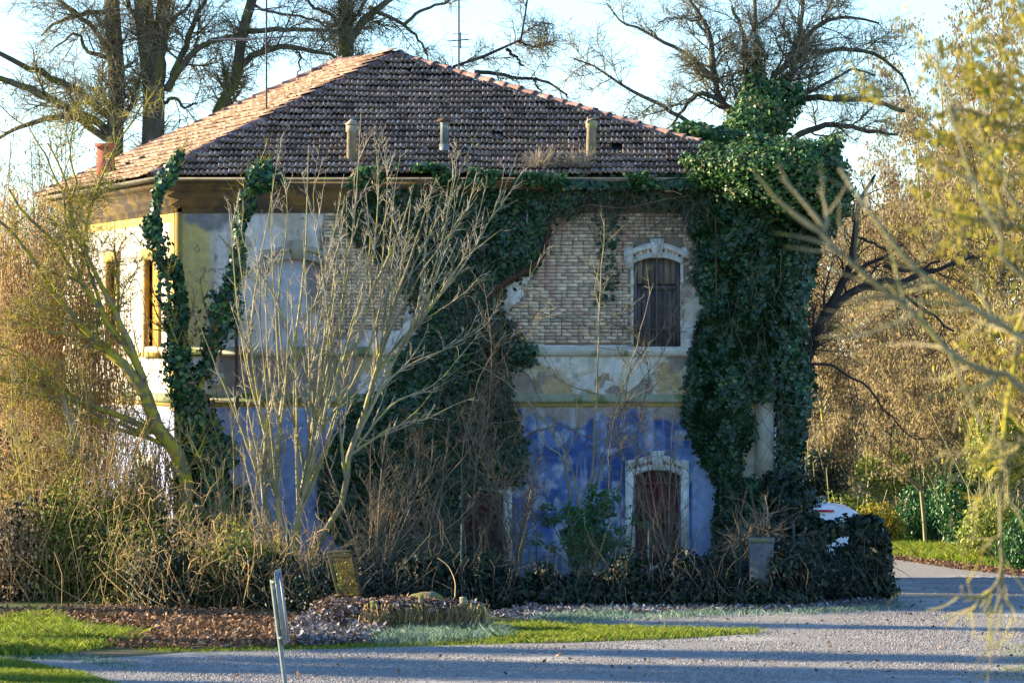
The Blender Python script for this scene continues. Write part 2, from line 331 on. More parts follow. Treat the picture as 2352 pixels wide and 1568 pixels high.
xs = np.concatenate([[-900, -200, -60, -30], np.arange(-14, 24, .5), [30, 60, 200, 900]]); ys = np.concatenate([[-400, -100], np.arange(-60, 50, .5), [60, 100, 300, 1500]]); Xq, Yq = np.meshgrid(xs, ys)
i_ = np.arange(Xq.size).reshape(Xq.shape); g = G(); g.add(np.stack([Xq, Yq, hz(Xq, Yq)], -1), np.stack([i_[:-1, :-1], i_[:-1, 1:], i_[1:, 1:], i_[1:, :-1]], -1).reshape(-1, 4))
o = obj('ground', g, M['ground'], kind='structure')
def gp(*pts): return [tuple(WG(*q)[:2]) for q in pts]
road = [(-60, -27.5), (-14, -20.5)]+gp((200, 1512), (450, 1496), (700, 1491), (1100, 1480), (1300, 1476), (1560, 1466), (1740, 1455), (1500, 1440), (1250, 1425), (1150, 1415), (1300, 1408), (1700, 1398), (2000, 1388), (2060, 1375), (2056, 1330), (2045, 1278))+gp((2110, 1285), (2230, 1298), (2352, 1312))+[(26, 14), (70, 10), (70, -30), (60, -60), (-60, -60)]
near_grass = gp((-40, 1508), (60, 1518), (200, 1548), (300, 1580))+[tuple(WG(300, 1700)[:2]), tuple(WG(-400, 1700)[:2]), tuple(WG(-300, 1540)[:2])]
o = obj('gravel_road', sheet('r', road, .008, M['gravel']), M['gravel'], kind='structure')
o = obj('grass_bank', sheet('n', near_grass, .014, M['ground'], .15), M['ground'], kind='structure')

# ------------------------------------------------------------------ house
fX = lambda u: (u-1176)/113.0
fZ = lambda v: H+(784-v)/113.0
house = thing('house', 'abandoned two-storey house with hipped tile roof, peeling plaster, blue ground floor and ivy', 'house', (fX(1090), 0, 0))
CL, CR = -6.87, fX(1775)                     # front corners
BL = np.array([-10.32, 10.76]); BR = np.array([6.2, 10.0])
EZ = 8.2
brickA = [(1170, 745), (1200, 690), (1225, 620), (1250, 560), (1262, 440), (1612, 440), (1606, 640), (1572, 655), (1563, 690), (1563, 800), (1445, 795), (1200, 790)]
brickB = [(735, 440), (905, 440), (940, 690), (900, 755), (780, 775), (742, 745)]
openF = [(1455, 1563, 585, 800), (1458, 1562, 1072, 1300), (1062, 1156, 1118, 1300), (626, 740, 588, 800)]
def front_fields(u, v):
    X = np.stack([u/113, v/113, np.zeros_like(u)], -1)
    n1, n2, n3, n4 = fbm(X*1.1, 5, 1), fbm(X*2.7, 5, 2), fbm(X*.6, 4, 3), fbm(X*6, 4, 4)
    st = fbm(np.stack([u/113*6, v/113*.6, np.ones_like(u)], -1), 4, 5)
    du = (n2-.5)*70; dv = (n1-.5)*60
    def mx(a, b, t): return a+(np.asarray(b)-a)*t[..., None]
    c = np.ones(u.shape+(3,))*np.array([.77, .735, .65])
    c = mx(c, (.68, .54, .2), 1-sst(470, 505, u+du*.3)); 
    c = mx(c, (.27, .26, .25), sst(.52, .6, n1+(560-v)/900)*(v < 810))
    c = mx(c, (.58, .48, .32), sst(.52, .62, n2)*.7*(u > 520))
    c = mx(c, (.45, .4, .33), sst(.5, .7, st)*.35)
    cream = np.ones(u.shape+(3,))*np.array([.7, .66, .5])
    cream = mx(cream, (.46, .31, .1), sst(.52, .66, n1)*.8); cream = mx(cream, (.76, .74, .67), sst(.5, .6, n2)*.7)
    cream = mx(cream, (.4, .33, .25), sst(.67, .69, n3*.6+n1*.4+(n4-.5)*.15)); cream = mx(cream, (.3, .32, .2), sst(.55, .75, st)*.4)
    z = (v > 812)[..., None]; c = np.where(z, cream, c); ck = np.abs(fbm(X*1.4+3, 4, 17)-.5); c = mx(c, (.2, .17, .14), (1-sst(.0035, .009, ck))*.8*(n4 > .42)); c = mx(c, (.3, .23, .15), sst(.6, .68, n1*.5+n4*.5)*.6)
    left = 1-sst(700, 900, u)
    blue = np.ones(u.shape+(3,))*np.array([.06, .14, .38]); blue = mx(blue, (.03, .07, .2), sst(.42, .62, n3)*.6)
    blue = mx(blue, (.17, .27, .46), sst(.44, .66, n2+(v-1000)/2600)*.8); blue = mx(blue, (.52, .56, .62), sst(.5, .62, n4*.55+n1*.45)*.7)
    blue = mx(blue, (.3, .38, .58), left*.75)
    pb = sst(.55, .6, n1+(960-v)/500*(v < 1000))*(v < 1010)*(u > 1200); blue = mx(blue, (.36, .3, .23), pb*.9); blue = mx(blue, (.55, .57, .6), sst(.6, .66, st)*.45)
    blue = mx(blue, (.2, .22, .17), sst(1240, 1330, v+dv)*.8)
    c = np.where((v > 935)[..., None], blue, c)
    c = np.where(((u > 1590)&(v > 1075))[..., None], np.array([.32, .41, .57])*(.75+.5*n2[..., None]), c)
    c = np.where(((u > 1700)&(v > 900))[..., None], np.array([.55, .5, .38])*(.8+.4*n2[..., None]), c)
    uu, vv = u+du, v+dv*.6
    pm = (inpoly(uu, vv, brickA) | inpoly(uu, vv, brickB)) & (v < 792)
    peel = sst(.60, .615, n3+(n4-.5)*.12+.02)*((v > 815)&(v < 905))+sst(.62, .64, n1*.6+n2*.4)*((u > 500)&(u < 800)&(v < 800))*.8
    return c, pm, np.clip(peel, 0, 1), n4
def wall_grid(x0, x1, z0, z1, cell):
    nx, nz = int((x1-x0)/cell)+1, int((z1-z0)/cell)+1
    xs = np.linspace(x0, x1, nx); zs = np.linspace(z0, z1, nz); Xg, Zg = np.meshgrid(xs, zs)
    i = np.arange(nx*nz).reshape(nz, nx); f = np.stack([i[:-1, :-1], i[:-1, 1:], i[1:, 1:], i[1:, :-1]], -1)
    return Xg, Zg, f
Xg, Zg, f = wall_grid(CL, CR, 0, EZ, .03)
ug, vg = Xg*113+1176, 784-(Zg-H)*113
cc, pm, peel, n4 = front_fields(ug, vg)
y = np.where(pm, .035, 0.0)+peel*.02+(n4-.5)*.008
cc = np.where(pm[..., None], np.array([.27, .22, .16])*(.7+.6*n4[..., None]), cc); cc = np.where((peel > .5)[..., None]&~pm[..., None], np.array([.32, .26, .2])*(.8+.4*n4[..., None]), cc)
cu, cv = ug[:-1, :-1]+1.7, vg[:-1, :-1]-1.7; keep = np.ones(cu.shape, bool)
for a in openF: keep &= ~((cu > a[0])&(cu < a[1])&(cv > a[2])&(cv < a[3]))
g = G(); g.add(np.stack([Xg, y, Zg], -1), f[keep]); g.c = [cc.reshape(-1, 3)]
front = obj('front_wall', g, M['plaster'], house)
# bricks of the bare masonry
g = G(); bl = []; ch, blen = .0715, .225
for j in range(int(4.7/ch), int(EZ/ch)):
    z = j*ch+ch/2; x = CL+(j % 2)*.1125
    while x < CR-.2:
        L = blen*rng.choice([1, 1, 1, .5]); xc = x+L/2; u, v = xc*113+1176, 784-(z-H)*113
        if front_fields(np.array([u]), np.array([v]))[1][0] and not any(a[0]-8 < u < a[1]+8 and a[2]-42 < v < a[3]+2 for a in openF):
            bl.append((xc, z, L))
        x += L
bm = {}
for L in (.225, .1125):
    q = G(); q.box((0, 0, 0), (L-.009, .07, ch-.011)); bm[L] = mk_mesh('brick', q, M['brick'])
bl.sort(key=lambda b: abs(b[0]*113+1176-1330)+.7*abs(784-(b[1]-H)*113-640))
hl = np.array(house.location)
rest = G()
for n, (xc, z, L) in enumerate(bl):
    p = np.array((xc+rng.normal()*.003, .028+rng.normal()*.007, z+rng.normal()*.0025))
    if n < 300:
        o = bpy.data.objects.new('brick', bm[L]); COL.objects.link(o); o.parent = front; o.location = p-hl; o.rotation_euler = (rng.normal()*.02, rng.normal()*.008, rng.normal()*.02)
    else: rest.box(p, (L-.012, .07, ch-.014))
obj('brickwork', rest, M['brick'], front, kind='stuff')

# left wall, along the lane
Ls = math.hypot(BL[0]-CL, BL[1]); dl = np.array([(BL[0]-CL)/Ls, BL[1]/Ls]); nl = np.array([-dl[1], dl[0]])
Sg, Zg, f = wall_grid(0, Ls, 0, EZ, .05)
def lz(v): return H+(784-v)/108.0
openL = [(1.32, 2.55, lz(808), lz(600)), (5.4, 6.4, lz(800), lz(598)), (1.9, 2.95, 0, 2.3)]
X3 = np.stack([Sg, Zg, np.full_like(Sg, 5.)], -1); n1, n2, n4 = fbm(X3*1.2, 5, 6), fbm(X3*3, 4, 7), fbm(X3*6, 3, 8); st = fbm(np.stack([Sg*6, Zg*.5, X3[..., 2]], -1), 4, 5)
cc = np.ones(Sg.shape+(3,))*np.array([.56, .53, .46]); cc = cc+(np.array([.6, .45, .2])-cc)*(sst(.5, .62, n1)*.35)[..., None]
cc = cc+(np.array([.34, .31, .28])-cc)*(sst(.5, .7, st)*.6)[..., None]
cc = np.where((Sg < .5)[..., None], np.array([.6, .44, .14])*(.8+.4*n2[..., None]), cc)
cc = np.where((Zg > 7.3)[..., None], np.array([.5, .33, .1])*(.7+.5*n2[..., None]), cc)
cc = np.where((Zg < lz(935))[..., None], np.array([.34, .38, .58])*(.7+.5*n2[..., None]), cc)
yy = (n4-.5)*.012
keep = np.ones(f.shape[:2], bool); sc, zc = Sg[:-1, :-1]+.02, Zg[:-1, :-1]+.02
for a in openL: keep &= ~((sc > a[0])&(sc < a[1])&(zc > a[2])&(zc < a[3]))
g = G(); g.add(np.stack([CL+dl[0]*Sg-nl[0]*yy, dl[1]*Sg-nl[1]*yy, Zg], -1), f[keep][:, ::-1]); g.c = [cc.reshape(-1, 3)]
obj('side_wall', g, M['plaster'], house)
g = G(); a, b = np.array([*BL, 0]), np.array([*BR, 0]); c = np.array([CR, 0, 0]); up = np.array([0, 0, EZ])
g.add([a, b, b+up, a+up], [[0, 1, 2, 3]]); g.add([b, c, c+up, b+up], [[0, 1, 2, 3]]); g.c = [np.full((8, 3), .5)]
obj('rear_wall', g, M['plaster'], house)
LA = np.array([[dl[0], dl[1], 0], [nl[0], nl[1], 0], [0, 0, 1]])
def lp(s, o, z): return np.array([CL+dl[0]*s+nl[0]*o, dl[1]*s+nl[1]*o, z])
for i, a in enumerate(openL):
    m = (a[0]+a[1])/2; wd = a[1]-a[0]; hh = a[3]-a[2]; zc = (a[2]+a[3])/2
    g = G()
    for s0, wd2, zc2, h2 in ((a[0]-.07, .14, zc, hh+.2), (a[1]+.07, .14, zc, hh+.2), (m, wd+.5, a[3]+.12, .22)): g.box(lp(s0, .0, zc2), (wd2, .12 if s0 != m else .16, h2), LA)
    g.box(lp(m, .03, a[2]-.05), (wd+.35, .24, .1), LA)
    wn = obj('window' if i < 2 else 'door', g, M['yellow_paint'] if i < 2 else M['surround'], house, label='ochre side window with faded shutter boards' if i < 2 else None)
    k = 5
    for j in range(k):
        q = G(); q.box(lp(a[0]+wd*(j+.5)/k, -.13+rng.normal()*.004, zc), (wd/k-.012, .04, hh), LA); obj('plank', q, M['ochre'] if i < 2 else M['wood_grey'], wn)
# corner pilaster, courses, cornice, gutter
def strip(g, pts, prof):                     # profile (out, z) swept along plan points; out = away from the wall
    pts = np.array(pts, float); n = len(pts); k = len(prof); V = []
    for i in range(n):
        t0 = pts[i]-pts[i-1] if i else pts[1]-pts[0]; t1 = pts[i+1]-pts[i] if i < n-1 else t0
        n0, n1 = [np.array([q[1], -q[0]])/np.hypot(*q) for q in (t0, t1)]; m = (n0+n1); m = m/(m@n0)
        for p in prof: V.append((pts[i][0]+m[0]*p[0], pts[i][1]+m[1]*p[0], p[1]))
    Fc = [[i*k+j, (i+1)*k+j, (i+1)*k+j+1, i*k+j+1] for i in range(n-1) for j in range(k-1)]
    return g.add(V, Fc)
plan = [(BL[0], BL[1]), (CL, 0), (CR, 0)]
za, zb = fZ(818), fZ(797); g = strip(G(), plan, [(-.02, zb+.015), (.055, zb), (.06, za+.04), (.045, za+.03), (.04, za), (-.02, za-.004)]); obj('sill_course', g, M['band'], house)
za, zb = fZ(928), fZ(906); g = strip(G(), plan, [(-.02, zb+.02), (.05, zb), (.055, zb-.06), (.09, zb-.07), (.09, za+.05), (.06, za+.03), (-.02, za+.028)]); obj('string_course', g, M['moss_band'], house)
g = strip(G(), plan, [(-.02, za+.024), (.035, za+.02), (.035, za-.05), (-.02, za-.055)]); obj('painted_course', g, M['yellow_paint'], house)
g = strip(G(), plan, [(-.02, 7.5), (.05, 7.52), (.05, 7.64), (.1, 7.66), (.1, 7.78), (.2, 7.84), (.2, 7.95), (.33, 8.0), (.42, 8.08), (.42, 8.17), (-.05, 8.19)]); obj('cornice', g, mat('cornice', (.3, .2, .07), (.15, .115, .075), 2.5, .9, .01, 30, rv=.1, c3=(.12, .1, .08), s3=1.4, t3=.5), house)
th = np.linspace(math.pi, 2*math.pi, 8)
g = strip(G(), plan, [(.53+.075*math.cos(t), 8.205+.085*math.sin(t)) for t in th]+[(.53+.062*math.cos(t), 8.205+.07*math.sin(t)) for t in th[::-1]]); obj('gutter', g, M['gutter'], house)
# window and door surrounds
def arch(g, u0, u1, vs, vm, th, y0, y1, n=10, a=0., b=1.):
    t = np.linspace(a, b, n); us = u0+(u1-u0)*t; top = vs+(vm-vs)*(1-(2*t-1)**2); poly = list(zip(us, top))+list(zip(us[::-1], top[::-1]+th)); return g.prism(poly, y0, y1)
def surround(name, u0, u1, vt, leg_l, leg_r, keyst=True, m=M['surround'], par=None):
    g = G(); w = u1-u0; uc = (u0+u1)/2
    arch(g, u0-21, u1+19, vt-8, vt-33, 14, -.075, .05); arch(g, u0-5, u1+5, vt+4, vt-12, 13, -.06, .15)
    g.prism([(u0-22, vt-20), (u0-2, vt-22), (u0-2, leg_l), (u0-17, leg_l), (u0-22, leg_l-20)], -.068, .06)
    g.prism([(u1+2, vt-22), (u1+20, vt-20), (u1+20, leg_r-14), (u1+15, leg_r), (u1+2, leg_r)], -.068, .06)
    if keyst: g.prism([(uc-16, vt-42), (uc+16, vt-42), (uc+11, vt+2), (uc-11, vt+2)], -.095, .05)
    o = obj(name, g, m, par or house)
    for j in range(14):                    # soldier bricks between the two bands
        t = (j+.5)/14
        if abs(t-.5) < .11: continue
        uu = u0-4+(w+8)*t; vv = vt-6-25*(1-(2*t-1)**2)+14
        q = G(); q.box((fX(uu), -.015, fZ(vv+1)), (w/14/113-.008, .07, .12)); obj('brick', q, M['brick'], o)
    return o
def opening_back(par, u0, u1, v0, v1, y, planks, m, name='plank', rail=None, m2=None):
    n = planks; wd = (u1-u0)/n
    for j in range(n):
        q = G(); yy = y+rng.normal()*.006; uc = u0+wd*(j+.5)
        q.box((fX(uc), yy, (fZ(v0)+fZ(v1))/2), (wd/113-.01, .035, fZ(v0)-fZ(v1))); obj(name, q, m, par)
    if rail:
        for r in rail:
            q = G(); q.box((fX((u0+u1)/2), y-.035, fZ(r)), ((u1-u0)/113-.02, .03, .09)); obj('rail', q, m2 or m, par)
def frame(par, u0, u1, v0, v1, m, y=.1, wd=.06):
    g = G(); zc, hh = (fZ(v0)+fZ(v1))/2, fZ(v0)-fZ(v1)
    g.box((fX(u0)+wd/2, y, zc), (wd, .1, hh)); g.box((fX(u1)-wd/2, y, zc), (wd, .1, hh)); g.box((fX((u0+u1)/2), y-.003, zc), (.05, .09, hh)); g.box((fX((u0+u1)/2), y, fZ(v0)-.03), ((u1-u0)/113-2*wd, .09, .06))
    return obj('frame', g, m, par)
def reveal(par, u0, u1, v0, v1, m):
    g = G(); zc, hh = (fZ(v0)+fZ(v1))/2, fZ(v0)-fZ(v1)
    g.box((fX(u0)-.03, .13, zc), (.06, .24, hh+.1)); g.box((fX(u1)+.03, .13, zc), (.06, .24, hh+.1)); g.box((fX((u0+u1)/2), .13, fZ(v0)+.03), ((u1-u0)/113, .24, .06)); g.box((fX((u0+u1)/2), .13, fZ(v1)-.03), ((u1-u0)/113, .24, .06))
    return obj('reveal', g, m, par)
wn = surround('window', 1455, 1563, 590, 615, 592); wn['label'] = 'arched upper window with grey weathered shutter boards'
reveal(wn, 1455, 1563, 585, 800, M['surround']); frame(wn, 1456, 1562, 587, 799, M['wood_grey'])
opening_back(wn, 1461, 1557, 655, 798, .16, 8, M['wood_grey'], rail=(660, 755)); opening_back(wn, 1461, 1557, 590, 652, .17, 6, M['wood_pale'])
wn = surround('door', 1458, 1562, 1077, 1290, 1290); wn['label'] = 'dark red plank door under a pale arched surround'
reveal(wn, 1458, 1562, 1072, 1300, M['surround']); opening_back(wn, 1459, 1561, 1074, 1300, .17, 8, M['wood_red'], rail=(1110, 1200))
wn = surround('door', 1062, 1156, 1122, 1290, 1290); wn['label'] = 'dark red door half buried in ivy'
reveal(wn, 1062, 1156, 1118, 1300, M['surround']); opening_back(wn, 1063, 1155, 1120, 1300, .17, 6, M['wood_red'], rail=(1150, 1180))
wn = surround('window', 626, 740, 594, 625, 615, m=mat('surround_ochre', (.46, .4, .26), (.32, .29, .22), 4, .9, .006, 40, rv=.08)); wn['label'] = 'walled-up arched upper window, plastered blue grey'
reveal(wn, 626, 740, 588, 800, M['surround'])
q = G(); Xg, Zg, f = wall_grid(fX(626), fX(740), fZ(800), fZ(588), .04); n2 = fbm(np.stack([Xg*2.5, Zg*1.2, Xg*0+3], -1), 4, 3)
cc = np.array([.58, .6, .63])+(np.array([.32, .28, .25])-np.array([.58, .6, .63]))*sst(.45, .65, n2+(Xg-fX(690))*.25)[..., None]
q.add(np.stack([Xg, .12+(n2-.5)*.01, Zg], -1), f.reshape(-1, 4)); q.c = [cc.reshape(-1, 3)]; obj('infill_panel', q, M['plaster'], wn)
g = G(); g.prism([(1736, 918), (1776, 918), (1776, 1090), (1736, 1090)], -.06, .3); g.prism([(1728, 905), (1783, 905), (1783, 918), (1728, 918)], -.1, .3); obj('pilaster', g, mat('pilaster', (.8, .74, .56), (.68, .62, .46), 4, .9, .01, 35, rv=.05), house)
g = G(); g.prism([(402, 470), (418, 470), (418, 1335), (402, 1335)], -.05, .05); obj('corner_pilaster', g, M['yellow_paint'], house)

# roof: pyramid of clay tiles
apex = np.array([-2.52, 5.0, 11.1])
c0 = np.array([CL-.42, -.52, 8.25]); c1 = np.array([fX(1858), -.52, 8.25]); c2 = np.array([BR[0]+.5, BR[1]+.5, 8.25]); c3 = np.array([-11.04, 11.19, 8.25]); apex2 = np.array([-4.1, 9.6, 11.22])
g = G(); lo = np.array([0, 0, -.05])
g.add([c0+lo, c1+lo, c2+lo, c3+lo, apex+lo, apex2+lo], [[0, 1, 4], [1, 2, 4], [2, 3, 5], [2, 5, 4], [3, 0, 4], [3, 4, 5]]); g.add([c0+lo*1.6, c1+lo*1.6, c2+lo*1.6, c3+lo*1.6], [[3, 2, 1, 0]])
roof = obj('roof', g, M['deck'], house)
TW, TL, TE = .222, .37, .30
px = np.array([0, .018, .04, .062, .1, .118, .136, .155, .2, .222]); pz = np.array([.0, .036, .038, .006, .006, .034, .034, .006, .004, .012])
V = np.vstack([np.stack([px, np.zeros(10), pz+.07], 1), np.stack([px, np.full(10, TL), pz], 1), np.stack([px, np.full(10, .012), pz+.07-.024], 1)])
Ft = [[j, j+1, 11+j, 10+j] for j in range(9)]+[[20+j, 21+j, j+1, j] for j in range(9)]
tg = G(); tg.add(V, Ft, 0.0); tme = mk_mesh('roof_tile', tg, M['tile'])
tiles = []
def tile_plane(a, b, ap, pref, ap2=None):
    e1 = nrm(b-a); n = nrm(np.cross(b-a, ap-a)); e2 = np.cross(n, e1); hh = (ap-a)@e2; ax = (ap-a)@e1; ln = np.linalg.norm(b-a)
    for r in range(int(hh/TE)+1):
        y0 = r*TE; t = (y0+.15)/hh; xl, xr = ax*t, ln+(ax-ln)*t
        if ap2 is not None: xl = (ap2-a)@e1*t; xr = ln+((apex-a)@e1-ln)*t
        ph = rng.uniform(-.02, .02)
        for i in range(int(xl/TW)-1, int(xr/TW)+1):
            x = i*TW+ph+(r % 2)*.5*TW*0
            if x+TW*.6 < xl or x+TW*.4 > xr or y0 > hh-.12: continue
            sag = .1*(fbm(np.array([[x*.4, y0*.5, pref]]), 2)[0]-.5)
            p = a+e1*x+e2*(y0+rng.normal()*.006-.05)+n*(sag+rng.normal()*.004)
            rot = np.stack([e1, e2, n], 1); j = rng.normal()*.025
            if rng.random() < .03: j += rng.normal()*.16; p = p-e2*abs(rng.normal())*.05
            if rng.random() < .004: continue
            rot = rot@np.array([[math.cos(j), -math.sin(j), 0], [math.sin(j), math.cos(j), 0], [0, 0, 1]])
            tiles.append((pref, p, rot))
tile_plane(c0, c1, apex, 0); tile_plane(c3, c0, (apex+apex2)/2, 1, apex2)
def tkey(t):
    u = 1176+t[1][0]*F/(t[1][1]+D); v = 784-(t[1][2]-H)*F/(t[1][1]+D); return (t[0], abs(u-1180)/2.2+abs(v-240))
tiles.sort(key=tkey); rest = G()
for n, (pl, p, rot) in enumerate(tiles):
    if n < 300:
        o = bpy.data.objects.new('roof_tile', tme); COL.objects.link(o); o.parent = roof
        o.matrix_local = Matrix.Translation(Vector(p-hl))@Matrix(rot.tolist()).to_4x4()
    else: rest.add(V@rot.T+p, Ft)
obj('tiling', rest, M['tile'], roof, kind='stuff')
t = np.linspace(0, math.pi, 7); rv = []
for yy, r in ((0, .145), (.05, .15), (.06, .135), (.42, .115)): rv += [(r*math.cos(a), yy, r*math.sin(a)*.9) for a in t]
rf = [[i*7+j+1, i*7+j, i*7+7+j, i*7+8+j] for i in range(3) for j in range(6)]
rg = G(); rg.add(np.array(rv), rf, 0.0); rme = mk_mesh('ridge_tile', rg, M['ridge'], True)
for c, tp_ in ((c0, apex), (c1, apex), (c3, apex2), (apex2, apex)):
    e2 = nrm(tp_-c); e1 = nrm(np.cross(e2, [0, 0, 1])); n = np.cross(e1, e2); k = int(np.linalg.norm(tp_-c)/.38)
    for i in range(k+1):
        p = c+e2*(i*.38)+n*(-.035+rng.normal()*.006); rot = np.stack([e1, e2, n], 1)
        o = bpy.data.objects.new('ridge_tile', rme); COL.objects.link(o); o.parent = roof; o.matrix_local = Matrix.Translation(Vector(p-hl))@Matrix(rot.tolist()).to_4x4()@Matrix.Rotation(rng.normal()*.03, 4, 'Z')
def roofz(x, y): # front plane height
    n = np.cross(c1-c0, apex-c0); return c0[2]-(n[0]*(x-c0[0])+n[1]*(y-c0[1]))/n[2]
def roofat(u, v):        # point of the front roof plane seen at u,v
    n = np.cross(c1-c0, apex-c0); o_ = np.array([0, -D, H]); d = np.array([(u-1176)/F, 1, (784-v)/F]); t = ((c0-o_)@n)/(d@n); return o_+d*t
def lathe(g, base, prof, k=10, lean=(0, 0)):
    P = []; 
    for r, z in prof: P.append([(base[0]+lean[0]*z+r*math.cos(a), base[1]+lean[1]*z+r*math.sin(a), base[2]+z) for a in np.arange(k)*2*math.pi/k])
    n = len(prof); return g.add(np.array(P), [[i*k+j, i*k+(j+1) % k, (i+1)*k+(j+1) % k, (i+1)*k+j] for i in range(n-1) for j in range(k)])
for (u, v, hh, lean, style) in ((808, 372, .85, .0, 0), (1021, 348, .72, 0, 1), (1357, 365, .88, .02, 2)):
    p = roofat(u, v)+np.array([0, 0, -.1]); g = G()
    if style == 1: g.box(p+[0, 0, .1], (.2, .2, .3)); lathe(g, p, [(.0, .2), (.085, .2), (.085, hh)], 12)
    else: lathe(g, p, [(.0, 0), (.11, 0), (.095, hh-.15), (.12, hh-.14), (.12, hh-.02), (.09, hh)], 12, (lean, 0))
    ch_ = obj('chimney', g, M['vent'] if style != 1 else M['zinc'], house, True, label=('stubby terracotta vent pipe behind twigs', 'grey metal flue with pointed rusty cap', 'pale lichened vent pipe with bent cowl')[style])
    q = G(); z = hh
    if style == 1: lathe(q, p, [(.0, z-.02), (.16, z-.01), (.17, z+.01), (.0, z+.1)], 10)
    elif style == 0: lathe(q, p, [(.0, z), (.13, z), (.14, z+.02), (.02, z+.12), (0, z+.12)], 10)
    else: q.box(p+[.03, 0, z+.03], (.26, .24, .03), Matrix.Rotation(.35, 3, 'Y')); q.box(p+[-.06, 0, z+.0], (.03, .22, .13))
    obj('cap', q, M['rust'] if style == 1 else M['vent'], ch_)
pb = W(243, 395, 86.5); g = G(); g.box(pb+[0, 0, .2], (.36, .36, .7)); g.box(pb+[0, 0, .58], (.44, .44, .08)); obj('chimney', g, M['brick_red'], house, label='small red brick chimney stack')
# pipes on the front
g = G(); P = resample(WL([(1262, 412), (1258, 520), (1250, 575), (1225, 610), (1150, 655), (1120, 690)], 79.85), 24); g.tubes(P, .065, 8); obj('downpipe', g, M['rust'], house, True, label='rusty brown downpipe bent diagonally through the ivy')
g = G(); g.tubes(WL([(1211, 420), (1211, 590)], 79.7), .022, 6); obj('conduit', g, M['metal'], house)
g = G(); g.tubes(WL([(1643, 500), (1645, 690)], 79.3), .016, 6); obj('conduit', g, M['rust'], house)
g = G(); g.tubes(WL([(543, 752), (544, 850), (546, 945)], 79.8), .032, 8); obj('downpipe', g, M['rust'], house, label='broken length of dark downpipe near the corner')
# moss cushions on the tiles
pp = np.array([roofat(*q) for q in np.vstack([polypts([(700, 380), (1600, 385), (1400, 320), (800, 320)], 70), polypts([(800, 150), (1650, 380), (700, 380)], 45)])]); g = G()
for p in pp:
    r = rng.uniform(.02, .05); q = nrm(rng.normal(size=(10, 3))); 
    ic = np.array([(0,0,1),(.9,0,.3),(.28,.85,.3),(-.73,.53,.3),(-.73,-.53,.3),(.28,-.85,.3)]); g.add(p+[0, 0, .04]+ic*r*rng.uniform(.7, 1.3, (6, 1)), [(0,1,2),(0,2,3),(0,3,4),(0,4,5),(0,5,1)])
obj('moss', g, M['moss'], roof, kind='stuff')

# antennas
def antenna(label, u, vt, vb, d, parts):
    b = W(u, vb, d); t = thing('tv_antenna', label, 'antenna', b); g = G(); g.tubes(WL([(u, vt), (u, vb+6)], d), .022, 6); obj('mast', g, M['alu'], t)
    for (a, b2, el) in parts:
        q = G(); q.tubes(WL([a, b2], d), .014, 5); bo = obj('boom', q, M['alu'], t); A, B = WL([a, b2], d)
        for f_ in el:
            p = A+(B-A)*f_[0]; e = G(); e.tubes(np.array([p-np.array(f_[1]), p+np.array(f_[1])]), .008, 4); obj('element', e, M['metal'], bo)
antenna('tall thin mast carrying horizontal rod aerials above the sunlit roof slope', 612, -60, 252, 83.3, [((520, 92), (680, 84), [(0, (.32, .3, .02)), (.12, (.3, .3, 0)), (.25, (.32, .3, .01)), (.4, (.35, .3, .02)), (.6, (.3, .35, .03)), (.95, (.25, .3, 0))]), ((560, 26), (660, 16), [(.1, (.12, .3, .0)), (.5, (.2, .3, .0)), (.9, (.02, .3, .1)), (1, (0, .1, .25))])])
antenna('dark thin mast with small aerial behind the right hip of the roof', 1054, -40, 170, 86.5, [((1030, 95), (1075, 91), [(0, (.02, .3, .02)), (.3, (.18, .25, .03)), (.7, (.2, .2, .02)), (1, (.0, .3, .0))]), ((1058, 75), (1058, 112), [(.1, (.17, .1, 0)), (.9, (.2, .1, 0))])])
# dry tufts rooted in the tiles
for (u, v, lab, n) in ((1245, 385, 'dry straw-coloured weed tuft rooted in the roof tiles, left of the tall vent', 260), (1325, 385, 'dry weed tuft at the foot of the pale vent with bent cowl', 190)):
    p = roofat(u, v); t = thing('weed_tuft', lab, 'weed', p); g = G(); P0 = p+rng.normal(size=(n, 3))*np.array([.12, .1, .02]); d = nrm(rng.normal(size=(n, 3))*np.array([.6, .5, .25])+[0, -.05, .6]); L = rng.uniform(.15, .48, (n, 1))
    g.tubes(np.stack([P0, P0+d*L*.5, P0+d*L+rng.normal(size=(n, 3))*.05], 1), np.full((n, 3), .004), 3); obj('stalks', g, M['straw'], t, kind='stuff')
#@@VEG
# ------------------------------------------------------------------ trees behind the house
GROUP_BACK = 'big bare trees behind the house'
def bare_tree(name, label, d, lines, radii, n1, n2, n3, L1, L2, L3, barkm, twm, cat='tree', group=None, base=None, up=.05, k=14, extra=None, wob=.02):
    P, R = stack(lines, radii, k, d, wob)
    b = np.array(base if base is not None else [P[0, 0, 0], P[0, 0, 1], 0.0])
    t = thing(name, label, cat, b, group)
    g = G(); g.tubes(P[:1], R[:1], 9); 
    obj('trunk', g, barkm, t, True)
    R[1:] *= .82; a = grow((P, R), n1, L1, (30, 70), up, 7, .16, .15, 1, rr=.35, rmin=.012); a = (a[0], np.minimum(a[1], .03)); bq = grow(a, int(n2*1.7), L2, (30, 80), up, 5, .22, .1, 1, rmin=.009); c = grow(bq, int(n3*2.1), (L3[0], L3[1]*1.25), (35, 85), up, 4, .25, .1, 1, rmin=.0056)
    for i in range(1, len(P)): obj('limb', G().tubes(P[i:i+1], R[i:i+1], 7), barkm, t, True)
    g = G(); g.tubes(*a, 5); obj('boughs', g, barkm, t, True, kind='stuff')
    g = G(); g.tubes(*bq, 3); g.tubes(*c, 3); obj('twigs', g, twm, t, kind='stuff')
    return t, (P, R), a, bq, c
down = lambda u, v, d: (u, 784+F*H/d)          # foot of a trunk on the ground below (u, v)
